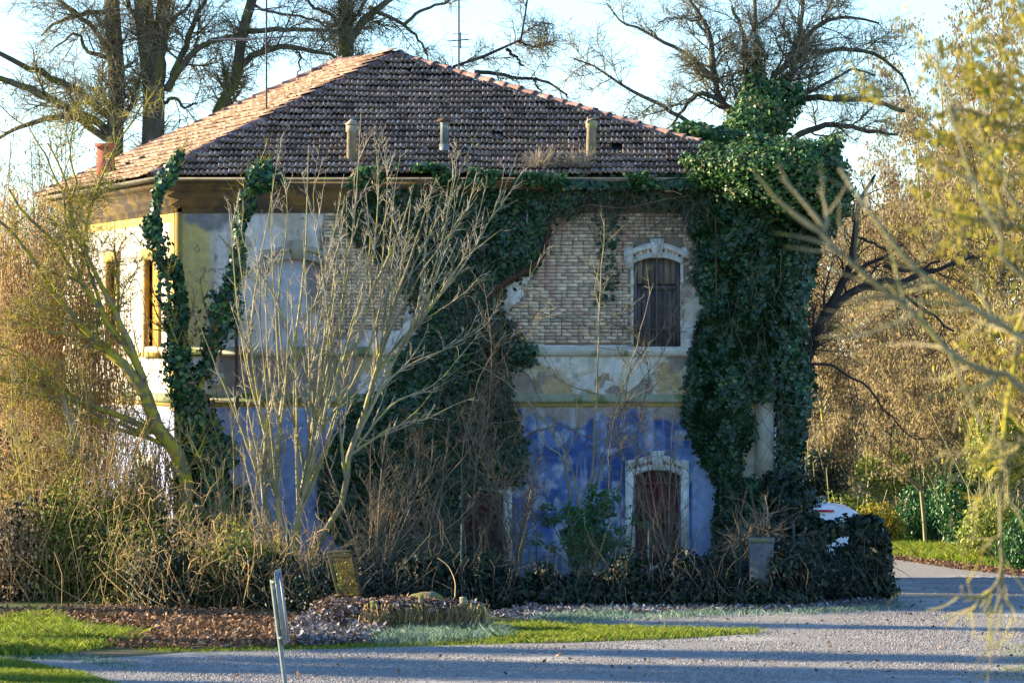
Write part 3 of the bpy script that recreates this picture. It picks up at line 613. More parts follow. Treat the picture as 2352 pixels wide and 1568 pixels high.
d = 96
bare_tree('bare_tree', 'bare tree with straight mossy trunk, leftmost of the big trunks behind the roof', d,
  [[down(266, 0, d), (262, 420), (268, 250), (262, 100), (255, -60)], [(242, 114), (215, 67), (134, 0), (60, -40)], [(258, 25), (202, 30), (151, 44), (111, 67), (97, 84)], [(255, 134), (202, 118), (188, 87), (168, 81), (114, 121)],
   [(262, 330), (215, 296), (168, 269), (101, 275), (50, 292), (0, 316)], [(262, 280), (235, 255), (175, 208), (101, 171), (50, 148), (-20, 115)], [(264, 310), (228, 285), (181, 262), (118, 228), (50, 198), (-20, 176)], [(268, 300), (300, 250), (318, 190), (330, 140)], [(255, -60), (250, -200), (230, -400)]],
  [(.34, .27, .23, .21, .19), (.09, .07, .03), (.09, .07, .03), (.08, .05, .02), (.12, .1, .05), (.11, .1, .07), (.13, .12, .08), (.07, .03), (.19, .05)], 70, 900, 3200, (1.0, 2.4), (.5, 1.2), (.2, .6), M['bark'], M['twig'], group=GROUP_BACK)
bare_tree('bare_tree', 'thickest bare tree, its trunk forked in two behind the sunlit roof slope', d,
  [[down(352, 0, d), (352, 330), (350, 200), (338, 90), (325, -60)], [(352, 210), (366, 120), (372, 40), (378, -60)], [(380, 208), (413, 158), (447, 118), (487, 94), (560, 76)], [(385, 210), (423, 114), (447, 50), (470, 0), (480, -60)], [(340, 95), (322, 60), (296, 10), (275, -20)], [(375, 80), (400, 45), (430, 20), (455, -30)], [(352, 260), (395, 225), (420, 245), (455, 240)], [(325, -60), (310, -200), (280, -400)], [(378, -60), (400, -250), (420, -420)]],
  [(.46, .36, .34, .27, .22), (.3, .24, .22, .2), (.12, .1, .06), (.11, .08, .05), (.12, .08, .05), (.07, .05, .03), (.08, .05, .03), (.22, .06), (.2, .06)], 70, 900, 3200, (1.0, 2.4), (.5, 1.2), (.2, .6), M['bark'], M['twig'], group=GROUP_BACK)
bare_tree('bare_tree', 'slender bare tree leaning right, rising beside the tall antenna mast', d,
  [[down(470, 0, d), (500, 250), (537, 188), (551, 101), (564, 34), (582, -20)], [(551, 154), (588, 121), (631, 111), (672, 107), (773, 131)], [(560, 72), (621, 67), (705, 69), (766, 72), (800, 88)], [(672, 107), (690, 130), (685, 170)], [(575, 10), (620, 30), (700, 40), (760, 62)], [(582, -20), (600, -200)]],
  [(.24, .19, .17, .16, .14, .12), (.11, .09, .04), (.09, .07, .04), (.05, .02), (.05, .03), (.12, .05)], 50, 800, 2800, (.8, 2.0), (.5, 1.1), (.2, .6), M['bark'], M['twig'], group=GROUP_BACK)
bare_tree('bare_tree', 'bare tree with straight trunk just left of the roof peak', d,
  [[down(797, 0, d), (796, 124), (794, 67), (791, -20)], [(798, 98), (831, 57), (868, 20), (905, -8)], [(848, 16), (892, 37), (929, 57), (959, 87), (982, 130)], [(929, 56), (969, 24), (1030, 0), (1060, -20)], [(797, 70), (770, 40), (730, 20), (690, -10)], [(800, 60), (830, 20), (850, -20)], [(791, -20), (790, -300)]],
  [(.3, .21, .2, .18), (.13, .12, .08), (.07, .05, .03), (.06, .03), (.07, .04), (.08, .04), (.18, .06)], 45, 700, 2400, (.8, 2.0), (.5, 1.1), (.2, .6), M['bark'], M['twig'], group=GROUP_BACK)
bare_tree('bare_tree', 'bare tree whose crooked boughs show over the right slope of the roof', d,
  [[down(1020, 0, d), (1030, 260), (1080, 154), (1134, 118), (1164, 112), (1214, 71), (1221, 34), (1216, -5)], [(1164, 112), (1185, 132), (1201, 150)], [(1090, 165), (1134, 168), (1201, 181), (1258, 188), (1305, 218)], [(1214, 71), (1250, 50), (1275, 60)], [(1190, 95), (1230, 105), (1280, 95)], [(1225, 184), (1245, 215), (1260, 235)]],
  [(.22, .15, .1, .085, .08, .05, .04, .02), (.06, .03), (.07, .05, .03), (.03, .015), (.03, .015), (.03, .02)], 60, 500, 1600, (.5, 1.5), (.4, .9), (.2, .5), M['twig_dark'], M['twig'], group=GROUP_BACK)
d = 91
ivt, par, a, bq, c = bare_tree('bare_tree', 'spreading bare tree rising out of the ivy at the right end of the roof', d,
  [[down(1750, 0, d), (1752, 330), (1748, 230), (1740, 120), (1735, 40), (1730, -40)], [(1752, 300), (1663, 240), (1639, 151), (1626, 67), (1582, 0)], [(1748, 250), (1713, 168), (1706, 84), (1680, 14)], [(1755, 260), (1777, 181), (1817, 134), (1837, 67), (1843, -20)], [(1760, 270), (1811, 181), (1831, 118), (1881, 60), (1931, 37), (2020, 52)], [(1770, 270), (1848, 228), (1915, 225), (1999, 232), (2078, 258)], [(1815, 160), (1848, 120), (1931, 114), (1999, 118), (2066, 168), (2090, 220)],
   [(1700, 262), (1622, 215), (1589, 232), (1540, 290)], [(1640, 180), (1571, 121), (1486, 77), (1419, 44), (1395, 10)], [(1600, 300), (1554, 262), (1450, 205), (1369, 158), (1320, 136)], [(1800, 330), (1870, 295), (1920, 285), (1990, 300), (2060, 310)], [(1706, 110), (1740, 60), (1780, 20), (1800, -40)], [(1881, 62), (1900, 20), (1940, -30)], [(1626, 80), (1600, 50), (1560, 40), (1510, 50)], [(1800, 250), (1900, 190), (1960, 160), (2010, 175)]],
  [(.3, .26, .2, .1, .06, .04), (.14, .1, .08, .04), (.11, .08, .04), (.12, .09, .04), (.12, .1, .06, .03), (.1, .09, .05), (.08, .06, .03), (.09, .07, .03), (.07, .05, .02), (.07, .05, .02), (.1, .08, .04), (.05, .03), (.04, .02), (.04, .02), (.06, .03)], 150, 2000, 5200, (.8, 2.0), (.4, 1.1), (.2, .55), M['bark'], M['twig'])
g = G(); Pk = bq[0][:, -1]; j = rng.choice(len(Pk), 700); leaves(g, Pk[j]+rng.normal(size=(700, 3))*.08, rng.normal(size=(700, 3)), rng.uniform(.05, .1, 700), 'lance'); obj('seed_pods', g, M['dry_brown'], ivt, kind='stuff')
# leaning dark tree beside the ivy
d = 84
bare_tree('leaning_tree', 'dark bare tree leaning right out of the ivy wall, forking low', d,
  [[down(1800, 0, d), (1830, 900), (1858, 830), (1878, 760), (1900, 715), (1935, 660), (1955, 600), (1962, 540), (1972, 470), (2010, 400)], [(1893, 735), (1930, 690), (1975, 660), (2030, 648), (2090, 640), (2180, 610), (2240, 585)], [(1945, 640), (1985, 610), (2030, 590), (2075, 560)], [(1975, 660), (2040, 668), (2110, 700), (2190, 760)], [(1840, 845), (1900, 835), (1980, 880), (2050, 960), (2100, 1010)], [(1962, 540), (2010, 560), (2060, 590)], [(2030, 612), (2090, 622), (2160, 600)]],
  [(.2, .17, .16, .14, .12, .1, .09, .075, .06, .03), (.12, .11, .09, .06, .03), (.07, .05, .03), (.05, .03), (.04, .03, .015), (.04, .02), (.06, .03)], 45, 220, 330, (.8, 2.0), (.4, 1.1), (.2, .6), M['twig_dark'], M['twig_dark'])

# ------------------------------------------------------------------ hedgerow on the right and far scrub
g = G()
bl = [(W(u, v, 136), (1.6, 1.2, r)) for u, v, r in ((1900, 640, 2.2), (2020, 600, 2.4), (2140, 560, 2.6), (2260, 520, 2.8), (2370, 470, 3), (1880, 900, 2.6), (2020, 860, 3), (2180, 820, 3.4), (2320, 780, 3.8), (2450, 760, 4), (1960, 1120, 1.4), (2120, 1100, 1.6), (2300, 1100, 1.6), (1830, 1100, 1.4))]
P, N = blobpts(bl, 75000, .5, .5, 1.3); leaves(g, P, N+.6*rng.normal(size=P.shape), rng.uniform(.14, .26, len(P)), 'lance')
o = obj('distant_thicket', g, M['dry_brown'], kind='stuff')
hr = [(1915, 1250, 1860, 640, 98, 1), (1985, 1255, 1975, 520, 101, 0), (2126, 1249, 2010, 420, 94, 0), (2180, 1240, 2100, 300, 97, 1), (2215, 1255, 2160, 160, 100, 2), (2275, 1262, 2230, 60, 96, 2), (2330, 1270, 2310, -40, 93, 2), (2400, 1280, 2400, -80, 91, 2), (2060, 1255, 2060, 430, 104, 1), (2480, 1290, 2470, 0, 92, 2)]
hl_ = ['tan leafy hedgerow tree nearest the ivy wall, low crown', 'slim hedgerow tree behind the leaning dark tree', 'thin sunlit pole-like trunk leaning left at the grass edge, nearest the road bend', 'brown-leaved hedgerow tree with paired thin trunks behind the pole-like trunk', 'tall brown-leaved hedgerow tree with tufted top against the sky', 'tall golden hedgerow tree behind the pale blurred branches', 'tallest yellow-brown hedgerow tree at the right edge of the photo', 'hedgerow tree cut off by the right edge behind yellow twigs', 'dense tan hedgerow tree behind the crooked dark boughs', 'hedgerow tree just out at the far right, only twigs reaching in']
for (ub, vb, ut, vt, d, kd), lab in zip(hr, hl_):
    d = d+15+(2400-ub)*.018; b = W(ub, 784+F*H/d, d); b[2] = hz(b[0], b[1]); top = W(ut, vt, d); t = thing('hedgerow_tree', lab, 'tree', b, 'leafy trees of the hedgerow on the right')
    m = (b+top)/2+rng.normal(size=3)*np.array([.2, .3, .1]); P = resample(np.array([b, b*.7+m*.3+[.06, 0, 0], m, top]), 12)[None]; R = np.linspace(.085 if kd else .06, .02, 12)[None]
    h = top[2]; a = grow((P, R), 30, (h*.2, h*.45), (25, 60), .12, 7, .14, .15, 1, rr=.7, rmin=.012); q = grow(a, 350, (.6, 1.6), (25, 60), .02, 5, .16, .2, 1); c = grow(q, 1600, (.25, .7), (25, 70), -.05, 4, .18, .1, 1)
    g = G(); g.tubes(P, R, 7); obj('trunk', g, M['twig_pale'] if kd == 0 else M['twig_moss'], t, True)
    g = G(); g.tubes(*a, 4); g.tubes(*q, 3); g.tubes(*c, 3); obj('branches', g, M['twig'] if kd < 2 else M['twig_moss'], t, kind='stuff')
    n = (9000, 11000, 12000)[kd]; Q, N = alongtube(q, n, .3); Q[:, 2] = np.maximum(Q[:, 2], .1); g = G()
    leaves(g, Q, N*[1, 1, .2]+.5*rng.normal(size=Q.shape), rng.uniform(.09, .17, n), 'lance', jit=.3); obj('dry_leaves', g, M['dry_brown'], t, kind='stuff')
    if kd == 2:
        Q, N = alongtube(c, 1500, .12, .3, 1); g = G(); leaves(g, Q, N, rng.uniform(.05, .1, 1500), 'oval'); obj('yellow_leaves', g, M['yellow'], t, kind='stuff')
sh = [(1935, 1190, 97, (.9, .6, .75), 'lime', 'yellow-green bramble bank behind the white van'), (2010, 1200, 95, (.7, .5, .6), 'yellow', 'yellowing low shrub left of the pole-like trunk'), (2120, 1170, 98, (.75, .6, .8), 'evergreen', 'bright green laurel-like shrub between the thin lit trunks'), (2210, 1120, 97, (.6, .6, 1.2), 'evergreen', 'tall dark green shrub behind the paired thin trunks'),
      (2290, 1200, 92, (.8, .6, .75), 'lime', 'ivy-leaved bush on the grass strip at right'), (2390, 1230, 90, (.9, .6, .7), 'evergreen', 'glossy green bush at the right edge above the grass'), (2310, 1010, 95, (.8, .7, 1.0), 'lime', 'green climber wrapped in the hedgerow under the golden tree'), (1880, 1090, 97, (.6, .6, .8), 'bramble', 'shaded dark bush against the ivy wall, above the van'), (2060, 1060, 100, (1, .6, .8), 'lime', 'olive undergrowth filling the hedgerow behind the pole-like trunk')]
for u, v, d, r, mm, lab in sh:
    d = d+13+(2400-u)*.018; c = W(u, v, d); r = tuple(q*1.15 for q in r); zb = hz(c[0], c[1]); t = thing('shrub', lab, 'shrub', (c[0], c[1], 0), 'shrubs under the hedgerow'); P, N = blobpts([(c, r), (c-[.3, 0, .4], (r[0]*.9, r[1], r[2]*.8)), (c+[.35, .1, -.35], (r[0]*.8, r[1], r[2]*.9)), (np.array([c[0], c[1], .4+zb]), (r[0], r[1], .5))], 4200, .5, .5)
    g = G(); leaves(g, P, N+.5*rng.normal(size=P.shape), rng.uniform(.07, .14, len(P)), 'oval'); obj('foliage', g, M[mm], t, kind='stuff')
    s0 = np.array([c[0], c[1], zb])+rng.normal(size=(26, 3))*[.3, .2, 0]; s1 = c+rng.normal(size=(26, 3))*np.array(r)*.7+[0, -.2, .2]; g = G(); mid = (s0+s1)/2+rng.normal(size=(26, 3))*.15
    g.tubes(np.stack([s0, mid, s1], 1), np.full((26, 3), .014), 4); obj('stems', g, M['twig_pale'], t)
# scrub beyond the left wall
for i, (u, v, d, sx, sz, lab) in enumerate(((40, 520, 94, 1.6, 2.7, 'tall grey-brown scrub at the far left edge below the boughs'), (150, 450, 94, 1.2, 1.7, 'twiggy scrub crown left of the red brick chimney'), (110, 690, 92, 1.5, 2.0, 'dense scrub behind the hanging dry vines'))):
    c = W(u, v, d); t = thing('scrub', lab, 'bush', (c[0], c[1], 0)); n = 26; s0 = np.array([c[0], c[1], 0])+rng.normal(size=(n, 3))*[sx*.4, .4, 0]; s1 = c+np.array([sx, .6, sz])*nrm(rng.normal(size=(n, 3)))
    P = np.stack([resample(np.array([p, (p+q)/2+rng.normal(size=3)*.15, q]), 8) for p, q in zip(s0, s1)]); R = np.linspace(.03, .008, 8)[None]*np.ones((n, 1)); a = grow((P, R), 300, (.6, 1.8), (20, 50), .1, 5, .15, .35, 1); b = grow(a, 1800, (.3, .8), (25, 60), .05, 4, .15)
    g = G(); g.tubes(P, R, 4); obj('stems', g, M['twig'], t); g = G(); g.tubes(*a, 3); g.tubes(*b, 3); obj('twigs', g, M['vine'], t, kind='stuff')
    Q, N = alongtube(a, 3800, .25); g = G(); leaves(g, Q, rng.normal(size=Q.shape), rng.uniform(.06, .12, len(Q)), 'lance', jit=.3); obj('dry_leaves', g, M['dry_brown'], t, kind='stuff')

# ------------------------------------------------------------------ ivy on the house
def ivy_wall(poly, n, thick, hole=None, back=0, up=.25, edge=60, size=(.035, .105), yb=-.03):
    q = polypts(poly, int(n*1.25)); q = q+rng.normal(size=q.shape)*5
    if hole: q = q[~inpoly(q[:, 0]+rng.normal(size=len(q))*5, q[:, 1]+rng.normal(size=len(q))*5, hole)]
    q = q[:n]; X, Z = (q[:, 0]-1176)/113, H+(784-q[:, 1])/113; e = np.clip(edist(q[:, 0], q[:, 1], poly)/edge, 0, 1)**.6
    nf = np.stack([X*1.6, Z*1.6, np.zeros_like(X)], -1); bu = thick*e*(.35+1.3*(fbm(nf, 3, 21)-.15))
    y = yb-bu*(1-.55*rng.random(len(X))**2)
    gx = (fbm(nf+[.15, 0, 0], 3, 21)-fbm(nf, 3, 21))*thick*12; gz = (fbm(nf+[0, .15, 0], 3, 21)-fbm(nf, 3, 21))*thick*12
    N = np.stack([gx, -np.ones_like(X), gz+up], -1)+.38*rng.normal(size=(len(X), 3)); P = np.stack([X, y, np.maximum(Z, .03)], -1)
    return P, N, rng.uniform(*size, len(X))
ivyC = [(780, 480), (800, 425), (880, 392), (1000, 385), (1130, 398), (1255, 415), (1282, 470), (1255, 560), (1225, 620), (1160, 655), (1150, 700), (1185, 770), (1238, 800), (1220, 838), (1165, 850), (1178, 900), (1195, 960), (1212, 1040), (1200, 1110), (1160, 1110), (1120, 1120), (1062, 1130), (1060, 1250), (1150, 1262), (1180, 1300), (1180, 1335), (800, 1335), (790, 1250), (735, 1180), (735, 1040), (790, 960), (830, 910), (905, 880), (905, 830), (960, 760), (945, 690), (880, 600), (800, 540)]
t = thing('ivy', 'broad dark ivy column climbing the middle of the house front', 'ivy', W(1000, 1330, 79.5))
P, N, s = ivy_wall(ivyC, 27000, .38, edge=50); g = G(); leaves(g, P, N, s, 'ivy', jit=.45); obj('foliage', g, M['ivy'], t, kind='stuff')
q = polypts([(900, 480), (1240, 440), (1150, 900), (1180, 1200), (850, 1250), (950, 800)], 200); g = G(); P0 = np.stack([(q[:, 0]-1176)/113, -.25-.35*rng.random(200), H+(784-q[:, 1])/113], -1); tendrils(g, P0, (.5, 1.9), 7, .006, .8, .28)
q = polypts([(1090, 660), (1160, 650), (1185, 1000), (1050, 1000)], 70); P0 = np.stack([(q[:, 0]-1176)/113, -.4-.2*rng.random(70), H+(784-q[:, 1])/113], -1); tendrils(g, P0, (.8, 2.2), 8, .007, 1.2, .15); obj('bare_stems', g, M['vine'], t, kind='stuff')
t = thing('ivy', 'fringe of ivy and bare runners hanging from the gutter above the brick', 'ivy', W(1400, 440, 79.5))
P, N, s = ivy_wall([(1250, 402), (1400, 408), (1640, 398), (1660, 470), (1600, 500), (1560, 485), (1440, 462), (1350, 470), (1300, 500), (1260, 485)], 3600, .35, edge=20, yb=-.1); P[:, 1] -= .3*(P[:, 2] > 8.0); g = G(); leaves(g, P, N, s, 'ivy', jit=.5); obj('foliage', g, M['ivy'], t, kind='stuff')
P, N, s = ivy_wall([(1350, 480), (1440, 470), (1420, 560), (1410, 690), (1370, 700), (1380, 560)], 230, .25, edge=30); g2 = G(); leaves(g2, P, N, s*.9, 'ivy', jit=.5); obj('trailing_leaves', g2, M['ivy'], t, kind='stuff')
q = polypts([(830, 382), (1000, 376), (1130, 390), (1260, 398), (1640, 394), (1640, 425), (1200, 425), (800, 430), (760, 415)], 2600, lambda x, y: 3*np.clip(fbm(np.stack([x/55, y/60, 0*x], -1), 3)-.42, 0, 1)*np.where((x > 840)&(x < 1150), 2.2, .7)); P = np.stack([(q[:, 0]-1176)/113.9, -.62-.22*rng.random(2600), H+(784-q[:, 1])/113.9], -1); g3 = G(); leaves(g3, P, np.array([0, -.6, .8])+.5*rng.normal(size=P.shape), rng.uniform(.05, .1, 2600), 'ivy', jit=.6); obj('eave_leaves', g3, M['ivy_top_sunlit'], t, kind='stuff')
g = G(); q = polypts([(1270, 420), (1640, 420), (1640, 470), (1270, 480)], 230); P0 = np.stack([(q[:, 0]-1176)/113, -.3-.25*rng.random(230), H+(784-q[:, 1])/113], -1); tendrils(g, P0, (.3, 1.5), 7, .005, .9, .3)
for l in ([(1255, 560), (1330, 475), (1430, 478), (1540, 455), (1590, 450)], [(1480, 450), (1500, 500), (1560, 520), (1590, 600)], [(1180, 700), (1250, 720), (1330, 745), (1400, 760), (1470, 700)], [(1645, 500), (1700, 520), (1720, 640), (1690, 760), (1650, 900)]): g.tubes(resample(WL(l, 79.5), 14), .009, 5)
obj('runners', g, M['vine'], t, kind='stuff')
ivyR = [(1560, 440), (1640, 390), (1640, 335), (1760, 315), (1900, 335), (1955, 400), (1948, 480), (1890, 560), (1858, 680), (1850, 780), (1872, 880), (1858, 960), (1835, 1060), (1835, 1150), (1850, 1230), (1840, 1337), (1650, 1337), (1640, 1240), (1645, 1110), (1604, 1040), (1568, 960), (1574, 880), (1590, 800), (1618, 690), (1588, 640), (1600, 560), (1578, 500)]
t = thing('ivy', 'massive ivy curtain swallowing the right corner of the house up to the roof', 'ivy', W(1720, 1330, 79.5))
hole = [(1715, 925), (1786, 905), (1786, 1100), (1690, 1092), (1705, 1030), (1738, 1000), (1720, 960)]
P, N, s = ivy_wall(ivyR, 36000, .75, hole, edge=70); out = P[:, 0] > CR-.02; P[out, 1] += 1.6*rng.random(out.sum())**2; g = G(); leaves(g, P, N, s, 'ivy', jit=.45)
P, N = blobpts([((5.55, .5, 5.2), (.42, .9, 2.0)), ((5.6, .6, 2.6), (.42, .9, 1.6)), ((6.1, .3, 7.6), (.55, 1.0, .8)), ((5.95, .3, .9), (.6, .8, 1.0)), ((5.75, -1.6, 1.1), (.55, .5, .9))], 8000, .3); kp = ~((P[:, 0] < 5.42)&(P[:, 2] > 2.1)&(P[:, 2] < 3.8)); P, N = P[kp], N[kp]; leaves(g, P, N+.4*rng.normal(size=P.shape), rng.uniform(.06, .12, len(P)), 'ivy', jit=.45); obj('foliage', g, M['ivy'], t, kind='stuff')
g = G(); q = polypts([(1650, 500), (1900, 450), (1800, 900), (1830, 1200), (1680, 1250), (1640, 1000)], 90); P0 = np.stack([(q[:, 0]-1176)/113, -.75-.2*rng.random(90), H+(784-q[:, 1])/113], -1); tendrils(g, P0, (.5, 2), 7, .006, .8, .25); obj('bare_stems', g, M['vine'], t, kind='stuff')
t = thing('ivy_dome', 'sunlit bushy ivy dome heaped over the right roof corner', 'ivy', W(1790, 400, 79.5))
bl = [(W(1770, 380, 79.3), (1.4, 1.1, .55)), (W(1680, 385, 79.3), (.6, .8, .38)), (W(1860, 385, 79.3), (.85, 1.0, .6)), (W(1895, 450, 79.3), (.55, .8, .75)), (W(1800, 430, 79), (1.1, .9, .6))]+[(W(1570+rng.random()*390, 325+rng.random()*110, 78.8+rng.random()), rng.uniform(.12, .34, 3)) for _ in range(16)]
P, N = blobpts(bl, 24000, .45, .62, 2.4); g = G(); leaves(g, P, N+.45*rng.normal(size=P.shape), rng.uniform(.035, .09, len(P)), 'ivy', jit=.5); obj('foliage', g, M['ivy_top_sunlit'], t, kind='stuff')
t = thing('ivy_clump', 'ivy clump climbing the trunk of the spreading bare tree behind the roof', 'ivy', W(1745, 330, 90))
bl = [(W(1745, 275, 89), (.75, .7, .5)), (W(1720, 300, 88), (.6, .6, .45)), (W(1790, 240, 90), (.5, .5, .6)), (W(1735, 225, 90), (.4, .5, .5)), (W(1830, 215, 90), (.2, .25, .3)), (W(1745, 180, 90.6), (.17, .2, .45)), (W(1742, 120, 90.6), (.1, .12, .4)), (W(1600, 300, 86), (.55, .5, .2)), (W(1660, 315, 86), (.7, .5, .25))]
P, N = blobpts(bl, 7500, .45, .45, 3); g = G(); leaves(g, P, N+.45*rng.normal(size=P.shape), rng.uniform(.055, .11, len(P)), 'ivy', jit=.5); obj('foliage', g, M['ivy_top_sunlit'], t, kind='stuff')

# ------------------------------------------------------------------ leaning tree with two ivy sleeves, left corner
d = 77
lines = [[(428, 784+F*H/d), (425, 1100), (413, 1047), (369, 987), (336, 903), (269, 816), (208, 776), (124, 672), (74, 598), (34, 544), (-30, 480)], [(336, 903), (326, 860), (296, 809), (249, 752), (235, 725), (188, 651), (134, 564), (87, 524), (20, 440)], [(330, 870), (302, 792), (269, 725), (202, 591), (175, 524), (150, 420), (110, 330)], [(413, 1047), (386, 1011), (289, 964), (151, 903), (67, 876), (-20, 860)], [(405, 1035), (300, 990), (235, 974), (128, 923), (0, 873)], [(208, 776), (155, 769), (60, 745), (-10, 732)],
  [(249, 752), (200, 600), (205, 500), (230, 420), (270, 330), (330, 240)], [(188, 651), (160, 560), (145, 450), (100, 350), (60, 280)], [(296, 809), (275, 740), (272, 640), (262, 560)], [(369, 987), (300, 985), (220, 950), (130, 890), (60, 820), (0, 790)], [(200, 600), (160, 500), (175, 420), (160, 330), (175, 260)]]
radii = [(.19, .15, .14, .15, .14, .12, .08, .055, .045, .04, .03), (.1, .09, .07, .05, .045, .03), (.09, .08, .06, .05, .03, .02), (.09, .08, .07, .05, .03), (.06, .05, .04, .03), (.05, .04, .03), (.05, .04, .03, .02), (.04, .03, .015), (.04, .03, .02), (.05, .04, .02), (.035, .03, .015)]
t, par, a, bq, c = bare_tree('leaning_tree', 'many-branched bare tree leaning left from the thicket in front of the sunlit side wall', d, lines, radii, 90, 800, 2400, (.6, 1.7), (.35, .9), (.15, .45), M['twig_moss'], M['twig_moss'])
t = thing('ivy_tree', 'two slim stems in a V, sleeved in glossy ivy, at the left house corner', 'tree', (W(440, 1200, 77.6)[0], -2.4, 0)); d = 77.6
ls = [[(445, 784+F*H/d), (440, 1050), (425, 920), (402, 800), (385, 650), (358, 560), (350, 480), (385, 400), (432, 318)], [(450, 1000), (460, 890), (490, 780), (518, 690), (545, 600), (552, 500), (575, 430), (605, 350)], [(440, 1010), (420, 900), (418, 790), (412, 650), (395, 590)], [(575, 430), (625, 390), (650, 420)]]
P, R = stack(ls, [(.11, .09, .08, .06, .05, .04, .03, .02, .012), (.09, .07, .06, .05, .04, .03, .02, .01), (.06, .04, .02), (.02, .01)], 16, d, .01)
g = G(); g.tubes(P[:1], R[:1], 7); obj('trunk', g, M['twig_moss'], t, True); g = G(); g.tubes(P[1:], R[1:], 6); a = grow((P, R), 60, (.5, 1.6), (20, 50), .15, 6, .15, .3); g.tubes(*a, 4); g.tubes(*grow(a, 350, (.2, .7), (25, 60), .05, 4), 3); obj('branches', g, M['twig_moss'], t)
Q, N = alongtube((P[:2], R[:2]), 7000, .3, .2, .97, .6); kp_ = rng.random(len(Q)) < 3.2*np.clip(fbm(Q*1.7, 2, 31)-.22, 0, 1)*1.3; Q, N = Q[kp_], N[kp_]; g = G(); leaves(g, Q, N+.35*rng.normal(size=Q.shape)+[0, -.2, .1], rng.uniform(.045, .11, len(Q)), 'ivy', jit=.5)
Q, N = alongtube((P[2:], R[2:]), 1300, .14, .2, 1); leaves(g, Q, N+.35*rng.normal(size=Q.shape), rng.uniform(.07, .12, len(Q)), 'ivy', jit=.5)
P2, N2 = blobpts([(W(450, 960, d), (.33, .3, .7)), (W(480, 1050, d), (.6, .4, .8)), (W(500, 1160, d), (.65, .45, .7)), (W(420, 1080, d), (.2, .3, .8)), (W(600, 410, d), (.28, .25, .3)), (W(565, 470, d), (.2, .2, .35)), (W(350, 520, d), (.2, .2, .25))], 5600, .4, .5); leaves(g, P2, N2+.4*rng.normal(size=P2.shape), rng.uniform(.07, .12, len(P2)), 'ivy', jit=.5); obj('foliage', g, M['ivy_sunlit_tone'], t, kind='stuff')
g = G(); P2 = WL(polypts([(440, 700), (520, 720), (500, 950), (420, 950)], 170), 77); leaves(g, P2, rng.normal(size=P2.shape), rng.uniform(.05, .1, len(P2)), 'curl'); obj('withered_leaves', g, M['litter'], t, kind='stuff')

# ------------------------------------------------------------------ many-stemmed shrub in front of the house
d = 74.5
stems = [[(678, 1300), (678, 1233), (692, 1145), (709, 1045), (719, 980), (739, 927), (790, 826), (825, 779), (851, 678), (892, 591), (922, 524), (950, 420)], [(640, 1300), (638, 1202), (638, 1045), (652, 897), (673, 809), (685, 739), (700, 591), (704, 500), (708, 340)], [(700, 1305), (715, 1280), (739, 1233), (790, 1145), (801, 1047), (818, 1000), (845, 920), (862, 860), (882, 786), (899, 712), (930, 634), (965, 524), (1005, 400)], [(672, 809), (640, 700), (621, 665), (571, 577), (540, 500)], [(685, 739), (705, 722), (746, 668), (795, 591), (830, 480)],
  [(801, 1047), (840, 960), (909, 819), (969, 732), (1016, 665), (1070, 591), (1154, 527)], [(801, 1047), (898, 984), (982, 960), (1050, 927), (1092, 913)], [(818, 1000), (880, 890), (949, 833), (1070, 786)], [(605, 1300), (605, 1219), (608, 1045), (615, 945)], [(709, 1045), (740, 900), (770, 760), (800, 620), (815, 480), (830, 250)], [(845, 920), (880, 800), (960, 640), (1030, 540), (1110, 420)], [(692, 1145), (730, 1000), (800, 900), (860, 760), (890, 600), (905, 450), (920, 350)],
  [(652, 897), (690, 800), (740, 640), (770, 520), (790, 400)], [(851, 678), (860, 560), (870, 430), (860, 300)], [(899, 712), (960, 590), (1020, 480), (1060, 430)], [(790, 826), (830, 680), (850, 560), (840, 430)], [(739, 927), (700, 830), (760, 700), (800, 640)], [(818, 1027), (900, 930), (1000, 880), (1070, 800)], [(862, 860), (940, 760), (1030, 700), (1110, 640)], [(640, 1300), (610, 1150), (560, 1000), (500, 850), (450, 720)], [(660, 1300), (620, 1050), (570, 850), (540, 650), (530, 470)], [(638, 1100), (600, 950), (575, 800), (590, 640), (620, 480), (640, 330)], [(670, 1300), (700, 1100), (660, 900), (640, 700), (660, 500), (650, 380)], [(745, 1000), (760, 820), (745, 650), (720, 480), (735, 330)], [(818, 1000), (850, 1010), (940, 960), (1010, 880)]]
rad = [(.12, .1, .09, .085, .08, .07, .06, .05, .045, .035, .025, .01), (.09, .075, .07, .06, .05, .04, .03, .02, .008), (.13, .1, .095, .09, .085, .08, .07, .06, .05, .04, .03, .02, .008), (.035, .03, .02, .008), (.035, .03, .02, .008), (.06, .05, .04, .03, .02, .008), (.05, .035, .02, .008), (.045, .03, .008), (.075, .07, .065, .06), (.045, .035, .025, .015, .006), (.04, .03, .02, .006), (.05, .04, .03, .02, .006), (.035, .025, .015, .006), (.03, .02, .006), (.03, .02, .006), (.035, .02, .006), (.03, .02, .006), (.04, .03, .008), (.035, .025, .008), (.06, .05, .04, .02, .008), (.06, .05, .035, .02, .006), (.05, .04, .03, .02, .012, .005), (.06, .05, .035, .025, .015, .006), (.03, .025, .018, .012, .005), (.04, .03, .02, .006)]
P, R = stack(stems, rad, 18, d, .006); R = R*.66; P2_, R2_ = grow((P[[0, 1, 2, 5, 7, 11]], R[[0, 1, 2, 5, 7, 11]]), 40, (2.6, 5.2), (12, 30), .1, 18, .03, .1, .6, rr=.55, rmin=.012, bias=(.06, 0, .12), short=.3); P = np.vstack([P, P2_]); R = np.vstack([R, R2_]); t = thing('bare_shrub', 'big pale many-stemmed bare shrub fanning out in front of the house', 'shrub', (*W(690, 1300, d)[:2], 0)); P[[0, 1, 2, 8], 0, 2] = 0
